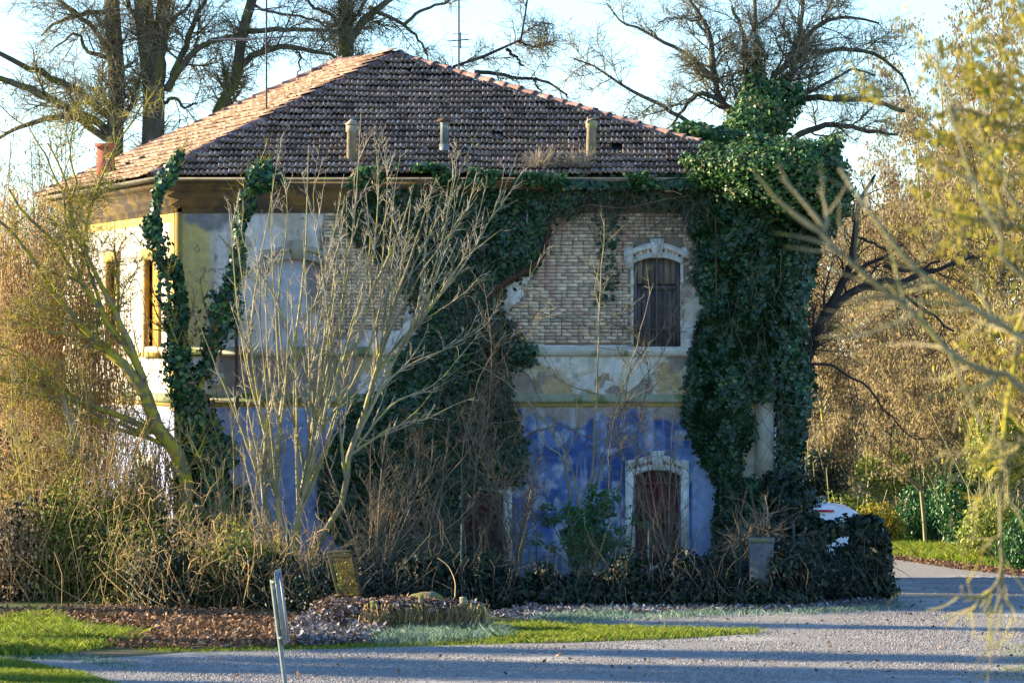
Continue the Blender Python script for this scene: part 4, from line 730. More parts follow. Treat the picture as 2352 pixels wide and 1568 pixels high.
g = G(); g.tubes(P, R, 7); obj('stems', g, M['twig_pale'], t, True)
up_ = (P[3:], R[3:]); a = grow(up_, 175, (.7, 1.9), (12, 30), .12, 9, .05, .15, .95, rr=.6, rmin=.008, bias=(.04, 0, .1)); b = grow(a, 1150, (.15, .5), (30, 55), .1, 4, .08, .1, 1, rmin=.0062); b2 = grow(up_, 700, (.15, .5), (30, 55), .1, 4, .08, .3, 1, rmin=.0062); b = (np.vstack([b[0], b2[0]]), np.vstack([b[1], b2[1]])); c = grow(b, 2000, (.08, .2), (30, 60), .1, 3, .1, .2, 1, rmin=.0055)
g = G(); g.tubes(*a, 5); g.tubes(*b, 4); g.tubes(*c, 3); obj('twigs', g, M['twig_tip'], t, kind='stuff')
g = G(); q = np.vstack([polypts([(760, 740), (790, 740), (775, 800), (755, 820)], 90), polypts([(820, 300), (870, 300), (870, 420), (800, 400)], 50)]); leaves(g, WL(q, 74.6), rng.normal(size=(140, 3)), rng.uniform(.04, .08, 140), 'curl'); obj('withered_leaves', g, M['litter'], t, kind='stuff')
# basal shoots around its foot
t = thing('dry_stalks', 'upright dry shoots crowded round the foot of the big pale shrub', 'shrub', (*W(650, 1310, 74)[:2], 0)); n = 90
q = np.stack([rng.uniform(520, 790, n), np.full(n, 1315)], 1); P0 = WL(q, 74)+rng.normal(size=(n, 3))*[0, .5, 0]; P0[:, 2] = 0; d1 = nrm(rng.normal(size=(n, 3))*[.4, .3, .02]+[0, 0, 1]); L = rng.uniform(.5, 2.1, (n, 1))
Q = np.stack([P0, P0+d1*L*.4, P0+d1*L*.75+rng.normal(size=(n, 3))*.06, P0+d1*L+rng.normal(size=(n, 3))*.14], 1); g = G(); g.tubes(Q, np.full((n, 1), .011)*np.linspace(1, .4, 4)[None], 4); g.tubes(*grow((Q, np.full((n, 4), .008)), 420, (.15, .6), (20, 60), .1, 4), 3); obj('stalks', g, M['vine_gold'], t, kind='stuff')

# ------------------------------------------------------------------ hanging dry vines at the left
GV = 'dry vines hanging in the left thicket'
for i, (u0, u1, v0, v1, d, lab) in enumerate(((230, 330, 640, 1100, 79.2, 'sparse dry strands trailing over the sunlit side wall'), (-40, 50, 430, 1230, 78.5, 'curtain of tan hanging vine at the very left edge'), (40, 130, 450, 1240, 79, 'curtain of tan dry vine beside the left edge, behind crossing boughs'), (110, 215, 500, 1200, 78.8, 'dense tan vine curtain with clustered dry leaves left of the sunlit wall'), (180, 262, 700, 1200, 78.2, 'thin hanging vines just left of the whitewashed lower wall'), (300, 400, 1010, 1240, 77.6, 'golden vine strands covering the lower left corner of the wall'))):
    t = thing('hanging_vine', lab, 'vine', (*W((u0+u1)/2, 784+F*H/d, d)[:2], 0), GV); n = 55 if i == 0 else 150
    q = np.stack([rng.uniform(u0, u1, n), v0+(v1-v0)*rng.random(n)**1.6*.7], 1); P0 = WL(q, d)+rng.normal(size=(n, 3))*[0, .6, 0]; g = G()
    Q = tendrils(g, P0, (1.0, 3.4), 9, .008, 2.2, .14); Q2 = tendrils(g, Q[:, 4], (.6, 2.2), 7, .006, 1.2, .25); obj('strands', g, M['vine_gold'], t, kind='stuff')
    Qp = np.concatenate([Q.reshape(-1, 3), Q2.reshape(-1, 3)]); n = 9000 if 0 < i < 4 else (900 if i == 0 else 1800); cl = Qp[rng.choice(len(Qp), n//9)]; Pl = np.repeat(cl, 9, 0)[:n]+rng.normal(size=(len(cl)*9, 3))[:n]*[.12, .12, .2]; Pl[:, 2] = np.maximum(Pl[:, 2], .05)
    g = G(); leaves(g, Pl, rng.normal(size=Pl.shape)*[1, 1, .3], rng.uniform(.05, .11, len(Pl)), 'lance', jit=.3); obj('dry_leaves', g, M['dry'], t, kind='stuff')
# old trunks inside the thicket
d = 76.5
bare_tree('thicket_trunk', 'leaning bare trunk low in the thicket at the far left', d, [[down(118, 0, d), (116, 1290), (80, 1200), (40, 1150), (-20, 1080)], [(80, 1200), (60, 1130), (20, 1080)], [(110, 1270), (60, 1310), (-10, 1350)]], [(.12, .1, .09, .08, .06), (.05, .03), (.05, .04)], 20, 120, 300, (.4, 1.2), (.3, .7), (.1, .4), M['twig_moss'], M['twig_moss'])
bare_tree('thicket_trunk', 'ivy-clad leaning trunk in the thicket, left of the lower white wall', d, [[down(250, 0, d), (236, 1260), (205, 1170), (180, 1070), (170, 1000), (140, 900)], [(190, 1110), (160, 1050), (120, 1000)]], [(.12, .1, .085, .07, .06, .03), (.05, .02)], 20, 120, 300, (.4, 1.2), (.3, .7), (.1, .4), M['twig_pale'], M['twig_moss'])
P, R = stack([[(236, 1260), (215, 1190), (192, 1115)]], [(.1, .08, .07)], 10, 76.4); Q, N = alongtube((P, R), 520, .09); g = G(); leaves(g, Q, N+.3*rng.normal(size=Q.shape), rng.uniform(.07, .11, len(Q)), 'ivy', jit=.5); o = obj('ivy', g, M['ivy']); o['label'] = 'short ivy sleeve on the leaning trunk left of the lower white wall'; o['category'] = 'ivy'
# bramble bushes along the verge
GB = 'brambles along the left verge'
bb = [(-30, 1240, 74.5, 1.0, 1.1, 'vine_gold', 'dry', 'dry bramble tangle at the very left, above the bright grass'), (90, 1230, 75, .9, 1.15, 'vine_gold', 'lime', 'straw-coloured bramble behind the bright grass, under the low leaning trunk'), (215, 1215, 75.5, .9, 1.15, 'vine_gold', 'lime', 'yellow-green bramble round the ivy-clad leaning trunk'), (330, 1270, 73.8, .9, .95, 'vine_gold', 'lime', 'yellow-green bramble below the whitewashed wall'), (400, 1330, 72, .8, .75, 'vine_gold', 'bramble', 'dark ivy-filled bramble mound above the brown leaf litter'), (510, 1310, 72.5, .9, .8, 'vine_gold', 'lime', 'brown bramble heap between leaf litter and shrub'), (620, 1340, 72, .8, .75, 'vine_gold', 'bramble', 'shaded dark bramble behind the leaning road sign'), (730, 1350, 71.5, .6, .5, 'vine', 'bramble', 'small bramble clump left of the rusty wire frame'), (300, 1170, 76.5, .6, .6, 'vine_gold', 'lime', 'light leafy creeper at the foot of the white lower wall'), (30, 1090, 77.3, 1.2, 1.4, 'vine_gold', 'dry', 'tan thicket of dead bramble behind the low trunk')]
for u, v, d, sx, sz, sm, lm, lab in bb:
    c = W(u, v, d); c[2] = max(c[2], sz*.5); t = thing('bramble', lab, 'bramble', (c[0], c[1], 0), GB); n = 150
    P0 = c+np.array([sx*1.2, .7, sz*1.1])*rng.uniform(-1, 1, (n, 3))+[0, 0, sz*.3]; P0[:, 2] = np.maximum(P0[:, 2], .2); g = G(); h_ = n//2
    tendrils(g, P0[:h_], (.5, 1.8), 9, .0055, .75, .42); tendrils(g, P0[h_:]-[0, 0, .2], (.5, 1.5), 9, .0055, -.3, .45)
    s0 = c+rng.normal(size=(60, 3))*[sx*.6, .4, 0]; s0[:, 2] = 0; tp = s0+rng.normal(size=(60, 3))*[.5, .3, .3]+[0, -.1, 1.2*sz]; tp[:, 2] = np.maximum(tp[:, 2], .2); g.tubes(np.stack([s0, (s0+tp)/2+rng.normal(size=(60, 3))*.1, tp], 1), np.full((60, 3), .008), 3); obj('canes', g, M[sm], t, kind='stuff')
    P, N = blobpts([(c+rng.normal(size=3)*[.4, .2, .15], np.array((sx, .6, sz))*rng.uniform(.5, 1.0)) for _ in range(4)]+[(np.array([c[0], c[1], .25]), (sx*1.1, .75, .4))], 4600, .8, .9, 3); g = G(); leaves(g, P, N+.6*rng.normal(size=P.shape), rng.uniform(.045, .085, len(P)), 'oval'); obj('foliage', g, M[lm], t, kind='stuff')
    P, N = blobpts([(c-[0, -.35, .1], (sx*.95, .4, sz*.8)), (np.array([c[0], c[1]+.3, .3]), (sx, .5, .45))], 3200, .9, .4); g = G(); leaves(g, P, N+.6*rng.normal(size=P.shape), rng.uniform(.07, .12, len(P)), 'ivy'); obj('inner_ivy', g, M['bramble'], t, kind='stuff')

# ------------------------------------------------------------------ fence, hedge and plants in front of the house
d = 72.6; yF = d-D
t = thing('wire_fence', 'green-posted chain link fence buried in ivy in front of the house', 'fence', (1.5, yF, 0))
for u in (660, 1060, 1490, 1700, 1822):
    g = G(); x = (u-1176)*d/F; g.tubes(np.array([(x, yF, 0), (x+.01, yF, 1.55)]), .024, 8); obj('post', g, M['post'], t)
x0, x1 = (660-1176)*d/F, (2045-1176)*d/F; g = G(); xs = np.arange(x0, x1, .075); m = xs+1.3 < x1; A = np.stack([xs[m], np.full(m.sum(), yF-.03), np.full(m.sum(), .05)], -1); g.tubes(np.stack([A, A+[1.3, 0, 1.3]], 1), np.full((len(A), 2), .0022), 3); A = A+[0, -.006, 1.3]; g.tubes(np.stack([A, A+[1.3, 0, -1.3]], 1), np.full((len(A), 2), .0022), 3)
for z in (.06, .7, 1.36): g.tubes(np.array([(x0, yF-.03, z), (x1, yF-.03, z)]), .003, 4)
obj('wire_mesh', g, M['post'], t, kind='stuff')
GH = 'ivy and bramble overgrowing the wire fence'
hb = [(800, 1345, .55, .6, 'dark ivy overgrowing the fence behind the rusty wire frame'), (900, 1340, .6, .6, 'shaded ivy hedge stretch behind the low stone wall'), (1010, 1335, .6, .62, 'shaded ivy hedge stretch below the ivy column'), (1120, 1330, .6, .66, 'shaded hedge stretch below the centre door'), (1240, 1350, .6, .45, 'low dark hedge stretch under the left half of the leafy shrub'), (1360, 1350, .6, .45, 'low dark hedge stretch under the right half of the leafy shrub'), (1480, 1340, .6, .55, 'dark hedge stretch in front of the red door'), (1590, 1320, .55, .7, 'dark hedge stretch right of the red door'), (1700, 1320, .5, .7, 'dark hedge stretch under the dead bush'), (1800, 1290, .45, 1.0, 'tall dark ivy stretch between the dead bush and the white van')]
for u, v, sx, sz, lab in hb:
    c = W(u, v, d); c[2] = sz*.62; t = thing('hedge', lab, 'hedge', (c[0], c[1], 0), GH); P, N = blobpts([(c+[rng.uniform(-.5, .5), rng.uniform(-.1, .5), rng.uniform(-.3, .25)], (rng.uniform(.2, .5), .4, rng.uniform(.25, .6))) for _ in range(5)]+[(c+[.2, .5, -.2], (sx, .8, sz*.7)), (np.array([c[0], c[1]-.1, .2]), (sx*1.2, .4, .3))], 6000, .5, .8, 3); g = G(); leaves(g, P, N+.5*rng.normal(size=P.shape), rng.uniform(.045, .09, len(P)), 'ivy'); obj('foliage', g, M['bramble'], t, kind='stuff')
    n = 26; P0 = c+np.array([sx*1.1, .15, sz*.9])*rng.uniform(-1, 1, (n, 3))+[0, -.42, .1]; g = G(); tendrils(g, P0, (.3, 1.1), 6, .005, .9, .3); P0[:, 2] += .3; tendrils(g, P0[:9]-[0, 0, .2], (.4, 1.1), 6, .005, -.9, .3); obj('bare_stems', g, M['vine'], t, kind='stuff')
t = thing('hedge', 'dark ivy hedge end with see-through gap in front of the white van', 'hedge', (*W(1950, 1390, 74)[:2], 0), GH); dd = 74
P, N = blobpts([(W(1830, 1190, 75), (.42, .4, .65)), (W(1800, 1130, 76), (.4, .4, .5)), (W(1985, 1196, dd), (.3, .25, .13)), (W(1870, 1290, dd), (.35, .4, .85)), (W(1915, 1212, dd), (.5, .3, .2)), (W(1990, 1222, dd), (.3, .3, .2)), (W(2030, 1300, dd), (.16, .28, .72)), (W(1950, 1350, dd), (.75, .3, .3)), (W(1960, 1290, dd), (.5, .1, .5)), (W(2030, 1240, dd), (.12, .25, .2))], 9000, .5, .75, 4); g = G(); leaves(g, P, N+.5*rng.normal(size=P.shape), rng.uniform(.06, .11, len(P)), 'ivy'); obj('foliage', g, M['bramble'], t, kind='stuff')
g = G(); n = 45; P0 = WL(np.stack([rng.uniform(1850, 2050, n), rng.uniform(1200, 1340, n)], 1), dd-.35); tendrils(g, P0, (.3, 1.1), 6, .006, .9, .3); obj('bare_stems', g, M['vine'], t, kind='stuff')
# leafy green shrub
d = 76; t = thing('leafy_shrub', 'green-leaved open shrub in front of the blue wall', 'shrub', (*W(1340, 1300, d)[:2], 0)); c = W(1345, 1250, d); n = 26; s0 = np.array([c[0], c[1], 0])+rng.normal(size=(n, 3))*[.12, .1, 0]; s1 = WL(polypts([(1215, 1180), (1300, 1115), (1420, 1120), (1500, 1160), (1470, 1240), (1240, 1260)], n), d)+rng.normal(size=(n, 3))*[0, .4, 0]
P = np.stack([resample(np.array([p, p*.45+q*.55+[0, 0, .12], q]), 8) for p, q in zip(s0, s1)]); R = np.linspace(.02, .006, 8)[None]*np.ones((n, 1)); a = grow((P, R), 240, (.2, .6), (25, 60), .1, 5, .12, .35); b = grow(a, 500, (.1, .3), (30, 60), 0, 3)
g = G(); g.tubes(P, R, 4); g.tubes(*a, 3); g.tubes(*b, 3); obj('stems', g, M['twig'], t); Q, N = alongtube(b, 6500, .08); g = G(); leaves(g, Q, N+[0, -.5, .8]+.5*rng.normal(size=Q.shape), rng.uniform(.045, .085, len(Q)), 'oval', tip=(0, -.3, -.4)); obj('foliage', g, M['evergreen'], t, kind='stuff')
# saplings and loose climbers before the brick
def sapling(lab, lines, radii, d, n1, n2, mm='twig', bias=None):
    P, R = stack(lines, radii, 16, d, .012); t = thing('sapling', lab, 'sapling', (*P[0, 0, :2], 0)); g = G(); g.tubes(P, R, 5); a = grow((P, R), n1, (.5, 1.6), (20, 60), .05, 8, .16, .2, 1, rmin=.007, bias=bias); b = grow(a, n2, (.2, .7), (25, 60), 0, 5, .2)
    obj('stem', g, M[mm], t, True); g = G(); g.tubes(*a, 4); g.tubes(*b, 3); obj('twigs', g, M[mm], t, kind='stuff'); return t
f0 = lambda d: 784+F*H/d
sapling('tall thin sapling with forked stems rising from the leafy shrub past the brick', [[(1345, f0(77)), (1350, 1180), (1365, 1047), (1372, 900), (1378, 740), (1382, 620), (1388, 500)], [(1335, f0(77)), (1320, 1100), (1280, 1010), (1230, 940), (1150, 870), (1080, 830)], [(1352, 1180), (1386, 1047), (1412, 944), (1436, 876), (1460, 802), (1480, 720), (1500, 650)], [(1330, f0(77)), (1310, 1150), (1300, 1060), (1330, 980), (1320, 900)], [(1378, 740), (1300, 720), (1240, 690), (1190, 650)], [(1376, 740), (1430, 715), (1480, 680)], [(1300, 1060), (1240, 1000), (1215, 920), (1180, 880)], [(1372, 905), (1300, 880), (1250, 840)]], [(.035, .03, .025, .02, .016, .012, .006), (.03, .025, .02, .015, .012, .008), (.025, .02, .018, .014, .01, .006), (.03, .025, .015, .01), (.012, .006), (.012, .006), (.018, .01, .006), (.014, .006)], 77, 70, 420)
sapling('loose tangle of thin climbers in front of the right upper window and its sill', [[(1420, f0(78)), (1430, 1000), (1450, 850), (1500, 780), (1560, 700), (1580, 600)], [(1400, f0(78)), (1400, 1050), (1440, 920), (1530, 800), (1540, 680), (1510, 640)], [(1440, f0(78)), (1470, 960), (1490, 850), (1450, 760), (1400, 740)], [(1450, 850), (1420, 800), (1430, 720), (1480, 690)]], [(.02, .014, .01, .007, .005), (.018, .012, .009, .005), (.018, .01, .006), (.01, .006)], 78, 90, 700, 'vine')
sapling('cluster of slim bare saplings before the dark ivy, left of the centre door', [[(960, f0(75)), (960, 1250), (925, 1150), (905, 1080), (880, 1020)], [(975, f0(75)), (985, 1240), (1010, 1120), (1060, 1060), (1100, 990)], [(985, f0(75)), (1000, 1230), (1020, 1080), (1030, 960)], [(965, f0(75)), (975, 1200), (960, 1080), (965, 980)], [(990, f0(75)), (1010, 1250), (1080, 1180), (1150, 1100)], [(945, f0(75)), (950, 1230), (945, 1100), (930, 1020)]], [(.03, .025, .02, .01, .006)]*6, 75, 70, 420, 'vine')
sapling('wiry bare climber draped over the ivy column behind the pale shrub', [[(1090, f0(77)), (1090, 1100), (1120, 960), (1130, 800), (1110, 650)], [(1080, f0(77)), (1060, 1100), (1090, 900), (1160, 760)], [(1100, f0(77)), (1150, 1080), (1210, 1000), (1290, 980), (1360, 1010)]], [(.02, .015, .01, .006)]*3, 77.5, 80, 520, 'vine')
def fan(lab, u, v, d, n, h, spread, mm, nt=260, lean=0.):
    b = W(u, v, d); b[2] = 0; t = thing('bare_sapling', lab, 'sapling', b, 'fine bare saplings crowding the house front'); az = rng.normal(size=n)*spread+lean; top = np.stack([az*h, rng.normal(size=n)*.25*h, h*rng.uniform(.55, 1, n)], -1)
    P = np.stack([resample(np.array([b+rng.normal(size=3)*[.15, .1, 0], b+q*.4+rng.normal(size=3)*[.05, .05, .1], b+q*.75+rng.normal(size=3)*.08, b+q]), 14) for q in top]); R = np.linspace(.018, .005, 14)[None]*rng.uniform(.7, 1.4, (n, 1)); a = grow((P, R), nt, (.3, 1.2), (20, 50), .06, 6, .13, .2, 1, rmin=.006); c = grow(a, nt*3, (.12, .5), (25, 60), .03, 4, .16, rmin=.005)
    obj('stems', G().tubes(P, R, 4), M[mm], t, True); g = G(); g.tubes(*a, 3); g.tubes(*c, 3); obj('twigs', g, M[mm], t, kind='stuff')
fan('fine-twigged sapling between the ivy-sleeved stems and the pale shrub', 540, 1300, 75.5, 9, 4.2, .16, 'twig_pale')
fan('upright bare sapling left of the ivy-sleeved stems, against the sunlit wall', 330, 1300, 76.2, 9, 3.6, .2, 'twig_moss')
fan('thin bare sapling arching right, under the boughs of the pale shrub', 860, 1310, 74, 11, 3.4, .18, 'vine', lean=.12)
fan('wispy bare sapling just right of the dark ivy column', 1180, 1320, 75.5, 8, 3.2, .22, 'vine')
fan('grey bare sapling in front of the red door and right window', 1545, 1320, 75, 7, 4.3, .12, 'vine', 160, -.05)
fan('tan bare sapling at the far left, before the vine curtain', 95, 1290, 76, 11, 4.6, .22, 'twig_moss', 320)
fan('slim golden sapling left of the leaning mossy tree', 215, 1290, 76, 9, 4.0, .18, 'vine_gold', 300)
# dead bush
d = 73.6; t = thing('dead_bush', 'uprooted dead bush with long pale radiating twigs at the ivy foot', 'bush', (*W(1735, 1260, d)[:2], 0)); c = W(1740, 1240, d); n = 46; s1 = c+nrm(rng.normal(size=(n, 3))*[1, .8, .75]+[-.1, -.3, .1])*rng.uniform(.5, 1.35, (n, 1)); s1[:, 2] = np.maximum(s1[:, 2], .1)
P = np.stack([resample(np.array([c+rng.normal(size=3)*.12, c*.5+q*.5+rng.normal(size=3)*.14, q]), 10) for q in s1]); R = np.linspace(.022, .005, 10)[None]*rng.uniform(.5, 1.5, (n, 1)); a = grow((P, R), 200, (.3, .9), (20, 55), .02, 6, .12)
g = G(); g.tubes(P, R, 5); g.tubes(*a, 3); P0 = c+rng.normal(size=(130, 3))*[.22, .2, .25]; tendrils(g, P0, (.4, 1.0), 6, .008, .8, .4); obj('branches', g, M['vine'], t, kind='stuff')
g = G(); g.tubes(resample(np.array([[c[0]-.1, c[1], 0], c+[0, 0, -.1], c+[.12, -.1, .25]]), 8), np.linspace(.12, .07, 8), 8); obj('stump', g, M['twig_dark'], t, True)
g = G(); P = W(1690, 1050, 73); g.tubes(resample(WL([(1655, 1180), (1700, 1110), (1750, 1010), (1790, 1000)], 73.5), 10), .012, 4)
# concrete pier
p = W(1748, 1300, 72.7); t = thing('concrete_pier', 'grey concrete gate pier half hidden by the dead bush', 'pier', (p[0], p[1], 0)); g = G(); g.box([p[0], p[1], .6], (.44, .4, 1.2)); obj('shaft', g, M['concrete'], t); g = G(); g.box([p[0], p[1], 1.24], (.48, .44, .08)); obj('cap', g, M['concrete'], t)

# ------------------------------------------------------------------ low wall, rusty frame, sign, van
d0 = 66.5; p = W(985, 1455, d0); t = thing('low_wall', 'low stone wall smothered in dry vines and frosted leaves', 'wall', (p[0], p[1], 0))
x0, x1 = (850-1176)*d0/F, (1112-1176)*d0/F; x = x0; g0 = G(); g0.box([(x0+x1)/2, p[1]+.22, .2], (x1-x0-.06, .32, .4)); obj('core', g0, M['stone'], t)
while x < x1:
    wd = rng.uniform(.07, .16); z = 0
    while z < .38:
        hh = rng.uniform(.12, .24); g = G(); g.box([x+wd/2, p[1]+rng.normal()*.012, z+hh/2], (wd-.012, .14+rng.random()*.03, hh-.012), Matrix.Rotation(rng.normal()*.06, 3, 'Y')); obj('stone', g, M['stone'], t); z += hh
    x += wd
g = G(); P0 = np.stack([rng.uniform(x0-.1, x1+.1, 340), p[1]-.1-.12*rng.random(340), rng.uniform(.25, .5, 340)], -1); tendrils(g, P0, (.15, .5), 5, .006, 1.2, .3); obj('dry_vines', g, M['vine_gold'], t, kind='stuff')
P, N = blobpts([((x0+.4, p[1]+.15, .42), (.5, .35, .12)), ((x0+1.2, p[1]+.15, .42), (.75, .35, .1)), ((x0-.4, p[1]+.3, .3), (.7, .5, .28))], 2600, .5, .5); g = G(); leaves(g, P, N*[.3, .3, 1]+[0, 0, .5]+.5*rng.normal(size=P.shape), rng.uniform(.05, .1, len(P)), 'curl', tip=(0, -1, 0), jit=1); obj('leaf_cover', g, M['frost'], t, kind='stuff')
P, N = blobpts([((x0+.6, p[1]+.25, .48), (.9, .3, .1)), ((x0-.5, p[1]+.35, .4), (.5, .4, .25))], 1100, .5, .5); g = G(); leaves(g, P, N+.5*rng.normal(size=P.shape), rng.uniform(.05, .1, len(P)), 'curl', jit=1); obj('brown_leaves', g, M['litter'], t, kind='stuff')
l0 = W(985, 1375, 67); t2 = thing('mossy_log', 'crooked mossy log lying on top of the low wall', 'log', l0-[0, 0, .1]); g = G(); g.tubes(resample(np.array([l0+[-.5, .1, -.12], l0+[-.2, 0, .0], l0+[.05, -.05, .04], l0+[.4, 0, -.1]]), 12)+rng.normal(size=(12, 3))*.012, np.array([.03, .07, .09, .1, .1, .1, .11, .1, .08, .07, .05, .02]), 8); obj('bole', g, M['stone'], t2, True)
g = G(); g.tubes(resample(WL([(1045, 1370), (1045, 1335), (1030, 1300), (1005, 1280)], 67), 10), .008, 4); obj('stub', g, M['vine_gold'], t2)
t = thing('rusty_gate', 'rusty tilted gate frame with wire mesh standing among leaves', 'gate', W(800, 1365, 70)); d = 70
for l in ([(752, 1268), (806, 1264)], [(806, 1264), (830, 1364)], [(752, 1268), (776, 1364)], [(754, 1278), (808, 1275)]):
    g = G(); g.tubes(WL(l, d), .022, 6); obj('rail', g, M['rust_pale'] if l[0][0] < 760 else M['rust'], t)
g = G()
for k in np.linspace(0, 1, 16): a = np.array([(752, 1268), (806, 1264)]); b = np.array([(776, 1364), (830, 1364)]); g.tubes(WL([a[0]+(a[1]-a[0])*k, b[0]+(b[1]-b[0])*k], d), .004, 3); g.tubes(WL([a[0]+(b[0]-a[0])*k, a[1]+(b[1]-a[1])*k], d), .004, 3)
obj('mesh_infill', g, M['rust_pale'], t, kind='stuff')
g = G(); P = WL(polypts([(770, 1290), (806, 1290), (826, 1360), (785, 1360)], 110), d+.1); leaves(g, P, rng.normal(size=P.shape), rng.uniform(.05, .09, len(P)), 'ivy'); o = obj('creeper', g, M['lime']); o['label'] = 'small yellow-green creeper threaded through the rusty wire frame'; o['category'] = 'creeper'
# road sign from behind
d = 49; t = thing('road_sign', 'leaning grey road sign seen edge-on from behind beside the gravel', 'sign', (*W(668, 1650, d)[:2], 0)); g = G(); A, B = W(625, 1330, d), W(655, 1568, d); foot = B+(B-A)/(A[2]-B[2])*B[2]; g.tubes(np.array([A, foot]), .03, 10); obj('post', g, M['zinc'], t, True)
ax = nrm(A-foot); v = np.array([.07, .997, .0]); v = nrm(v-ax*(v@ax)); nn = np.cross(v, ax); top = A+ax*.1; g = G(); cp = top-ax*.46+v*.22+nn*.02+np.array([.03, 0, 0]); rot = np.array([v, nn, ax]); g.box(cp, (.6, .012, .92), rot); obj('panel', g, M['zinc'], t)
for q in (-.08, -.78):
    g = G(); g.box(top+ax*(q-.05)+[.035, -.0, 0], (.08, .08, .035), rot); obj('clamp', g, M['zinc'], t)
g = G(); g.box(cp+nn*.03, (.03, .03, .86), rot); obj('stiffener', g, M['metal'], t)
# van
vc = np.array([(1888-1176)*78/F, 78-D, 0]); t = thing('white_van', 'white van parked behind the ivy hedge, rear roof and red brake light showing', 'van', vc)
prof = [(-.84, .35), (-.87, .7), (-.86, 1.0), (-.8, 1.35), (-.72, 1.5), (-.62, 1.565), (-.3, 1.6), (.3, 1.6), (.62, 1.565), (.72, 1.5), (.8, 1.35), (.86, 1.0), (.87, .7), (.84, .35)]
ysec = [(0, .93, .0), (.04, .98, .0), (.3, 1.0, .01), (2.4, 1.0, .02), (3.0, .97, -.05), (3.9, .9, -.75), (4.3, .82, -.85)]
V = []
for yv, sc, dz in ysec:
    for x, z in prof: zz = z if z < .9 else .9+(z-.9)*(1+dz/.76*1.0 if z > .9 else 1); V.append((vc[0]+x*sc, vc[1]+yv+(max(0, z-.9)*.16 if yv < .1 else 0), zz))
n = len(prof); g = G(); g.add(V, [[i*n+j, i*n+(j+1) % n, (i+1)*n+(j+1) % n, (i+1)*n+j] for i in range(len(ysec)-1) for j in range(n)]); g.add(V[:n], [list(range(n))]); g.add(V[-n:], [list(range(n))[::-1]]); obj('body', g, M['white_paint'], t, True)
g = G(); g.box(vc+[.0, -.005+.1, 1.28], (1.3, .03, .42), Matrix.Rotation(.16, 3, 'X')); obj('rear_window', g, M['glass'], t)
g = G(); g.box(vc+[.09, .085, 1.545], (.3, .08, .04)); obj('brake_light', g, M['red_lens'], t)
for sx in (-1, 1):
    g = G(); g.box(vc+[sx*.76, .0, .95], (.12, .1, .42)); obj('tail_light', g, M['red_lens'], t)
    for yv in (.8, 3.5):
        g = G(); th = np.arange(16)*math.pi/8; ring = lambda x, r: [(vc[0]+x, vc[1]+yv+r*math.cos(a), .32+r*math.sin(a)) for a in th]; Vw = ring(sx*.66, .31)+ring(sx*.86, .32)+ring(sx*.87, .2)+ring(sx*.84, .02); g.add(Vw, [[i*16+j, i*16+(j+1) % 16, i*16+16+(j+1) % 16, i*16+16+j] for i in range(3) for j in range(16)]); obj('wheel', g, M['rubber'], t, True)
g = G(); g.box(vc+[0, -.04, .5], (1.7, .14, .2)); obj('bumper', g, M['rubber'], t)

# ------------------------------------------------------------------ ground cover
def blades(poly, n, h, m, name, wid=.012, lean=.5, z0=.01, flat=.0):
    q = polypts(poly, n); P = WGa(q); P[:, 2] += z0; n = len(P); keepd = rng.random(n) < (.35+1.3*(fbm(P*2.2, 3)-.2))*np.clip(edist(q[:, 0], q[:, 1]*3, [(a, b*3) for a, b in poly])/40+.08, 0, 1); P = P[keepd]; n = len(P)
    hh = rng.uniform(.4, 1, n)*h*(.5+fbm(P*3, 2)); d1 = np.stack([rng.normal(size=n)*lean, rng.normal(size=n)*lean, np.ones(n)], -1); a = rng.uniform(0, math.pi, n); wv = np.stack([np.cos(a), np.sin(a), 0*a], -1)*wid/2
    m1 = P+d1*hh[:, None]*.55; tp = P+d1*hh[:, None]*[1.35, 1.35, .9]+[.0, 0, -.0]; V = np.stack([P-wv, P+wv, m1+wv*.8, tp, m1-wv*.8], 1); g = G()
    b = (np.arange(n)*5)[:, None]; g.add(V, np.concatenate([b, b+1, b+2, b+3, b+4], 1), rng.random(n)); return obj(name, g, m, kind='stuff')
blades([(-60, 1425), (120, 1412), (190, 1440), (330, 1455), (320, 1480), (200, 1498), (60, 1512), (-60, 1512)], 24000, .2, M['grass'], 'grass')
blades([(-60, 1508), (60, 1518), (200, 1548), (330, 1590), (-60, 1600)], 26000, .07, M['grass'], 'grass', .01)
blades([(300, 1478), (700, 1482), (870, 1475), (1150, 1465), (1180, 1482), (700, 1496), (430, 1500), (330, 1500)], 14000, .07, M['grass'], 'grass')
blades([(1080, 1440), (1180, 1428), (1300, 1436), (1500, 1442), (1740, 1447), (1760, 1456), (1560, 1468), (1300, 1477), (1120, 1480)], 30000, .11, M['grass'], 'grass')
blades([(840, 1462), (900, 1450), (1120, 1440), (1180, 1450), (1180, 1470), (1000, 1482), (860, 1486)], 12000, .2, M['grass_frost'], 'frosted_grass')
blades([(1170, 1425), (1300, 1408), (1400, 1402), (1480, 1412), (1620, 1400), (1760, 1396), (2050, 1385), (2110, 1398), (1950, 1410), (1750, 1416), (1500, 1424), (1300, 1438)], 13000, .13, M['grass_frost'], 'frosted_grass')
blades([(-60, 1500), (200, 1500), (330, 1525), (300, 1545), (150, 1520), (-60, 1515)], 5000, .05, M['grass_frost'], 'frosted_grass')
blades([(2035, 1245), (2110, 1253), (2230, 1262), (2420, 1280), (2420, 1315), (2240, 1296), (2110, 1282), (2040, 1274)], 42000, .3, M['grass'], 'grass', .02)
blades([(2250, 1480), (2400, 1470), (2400, 1570), (2200, 1560), (2330, 1520)], 2600, .03, M['grass'], 'grass')
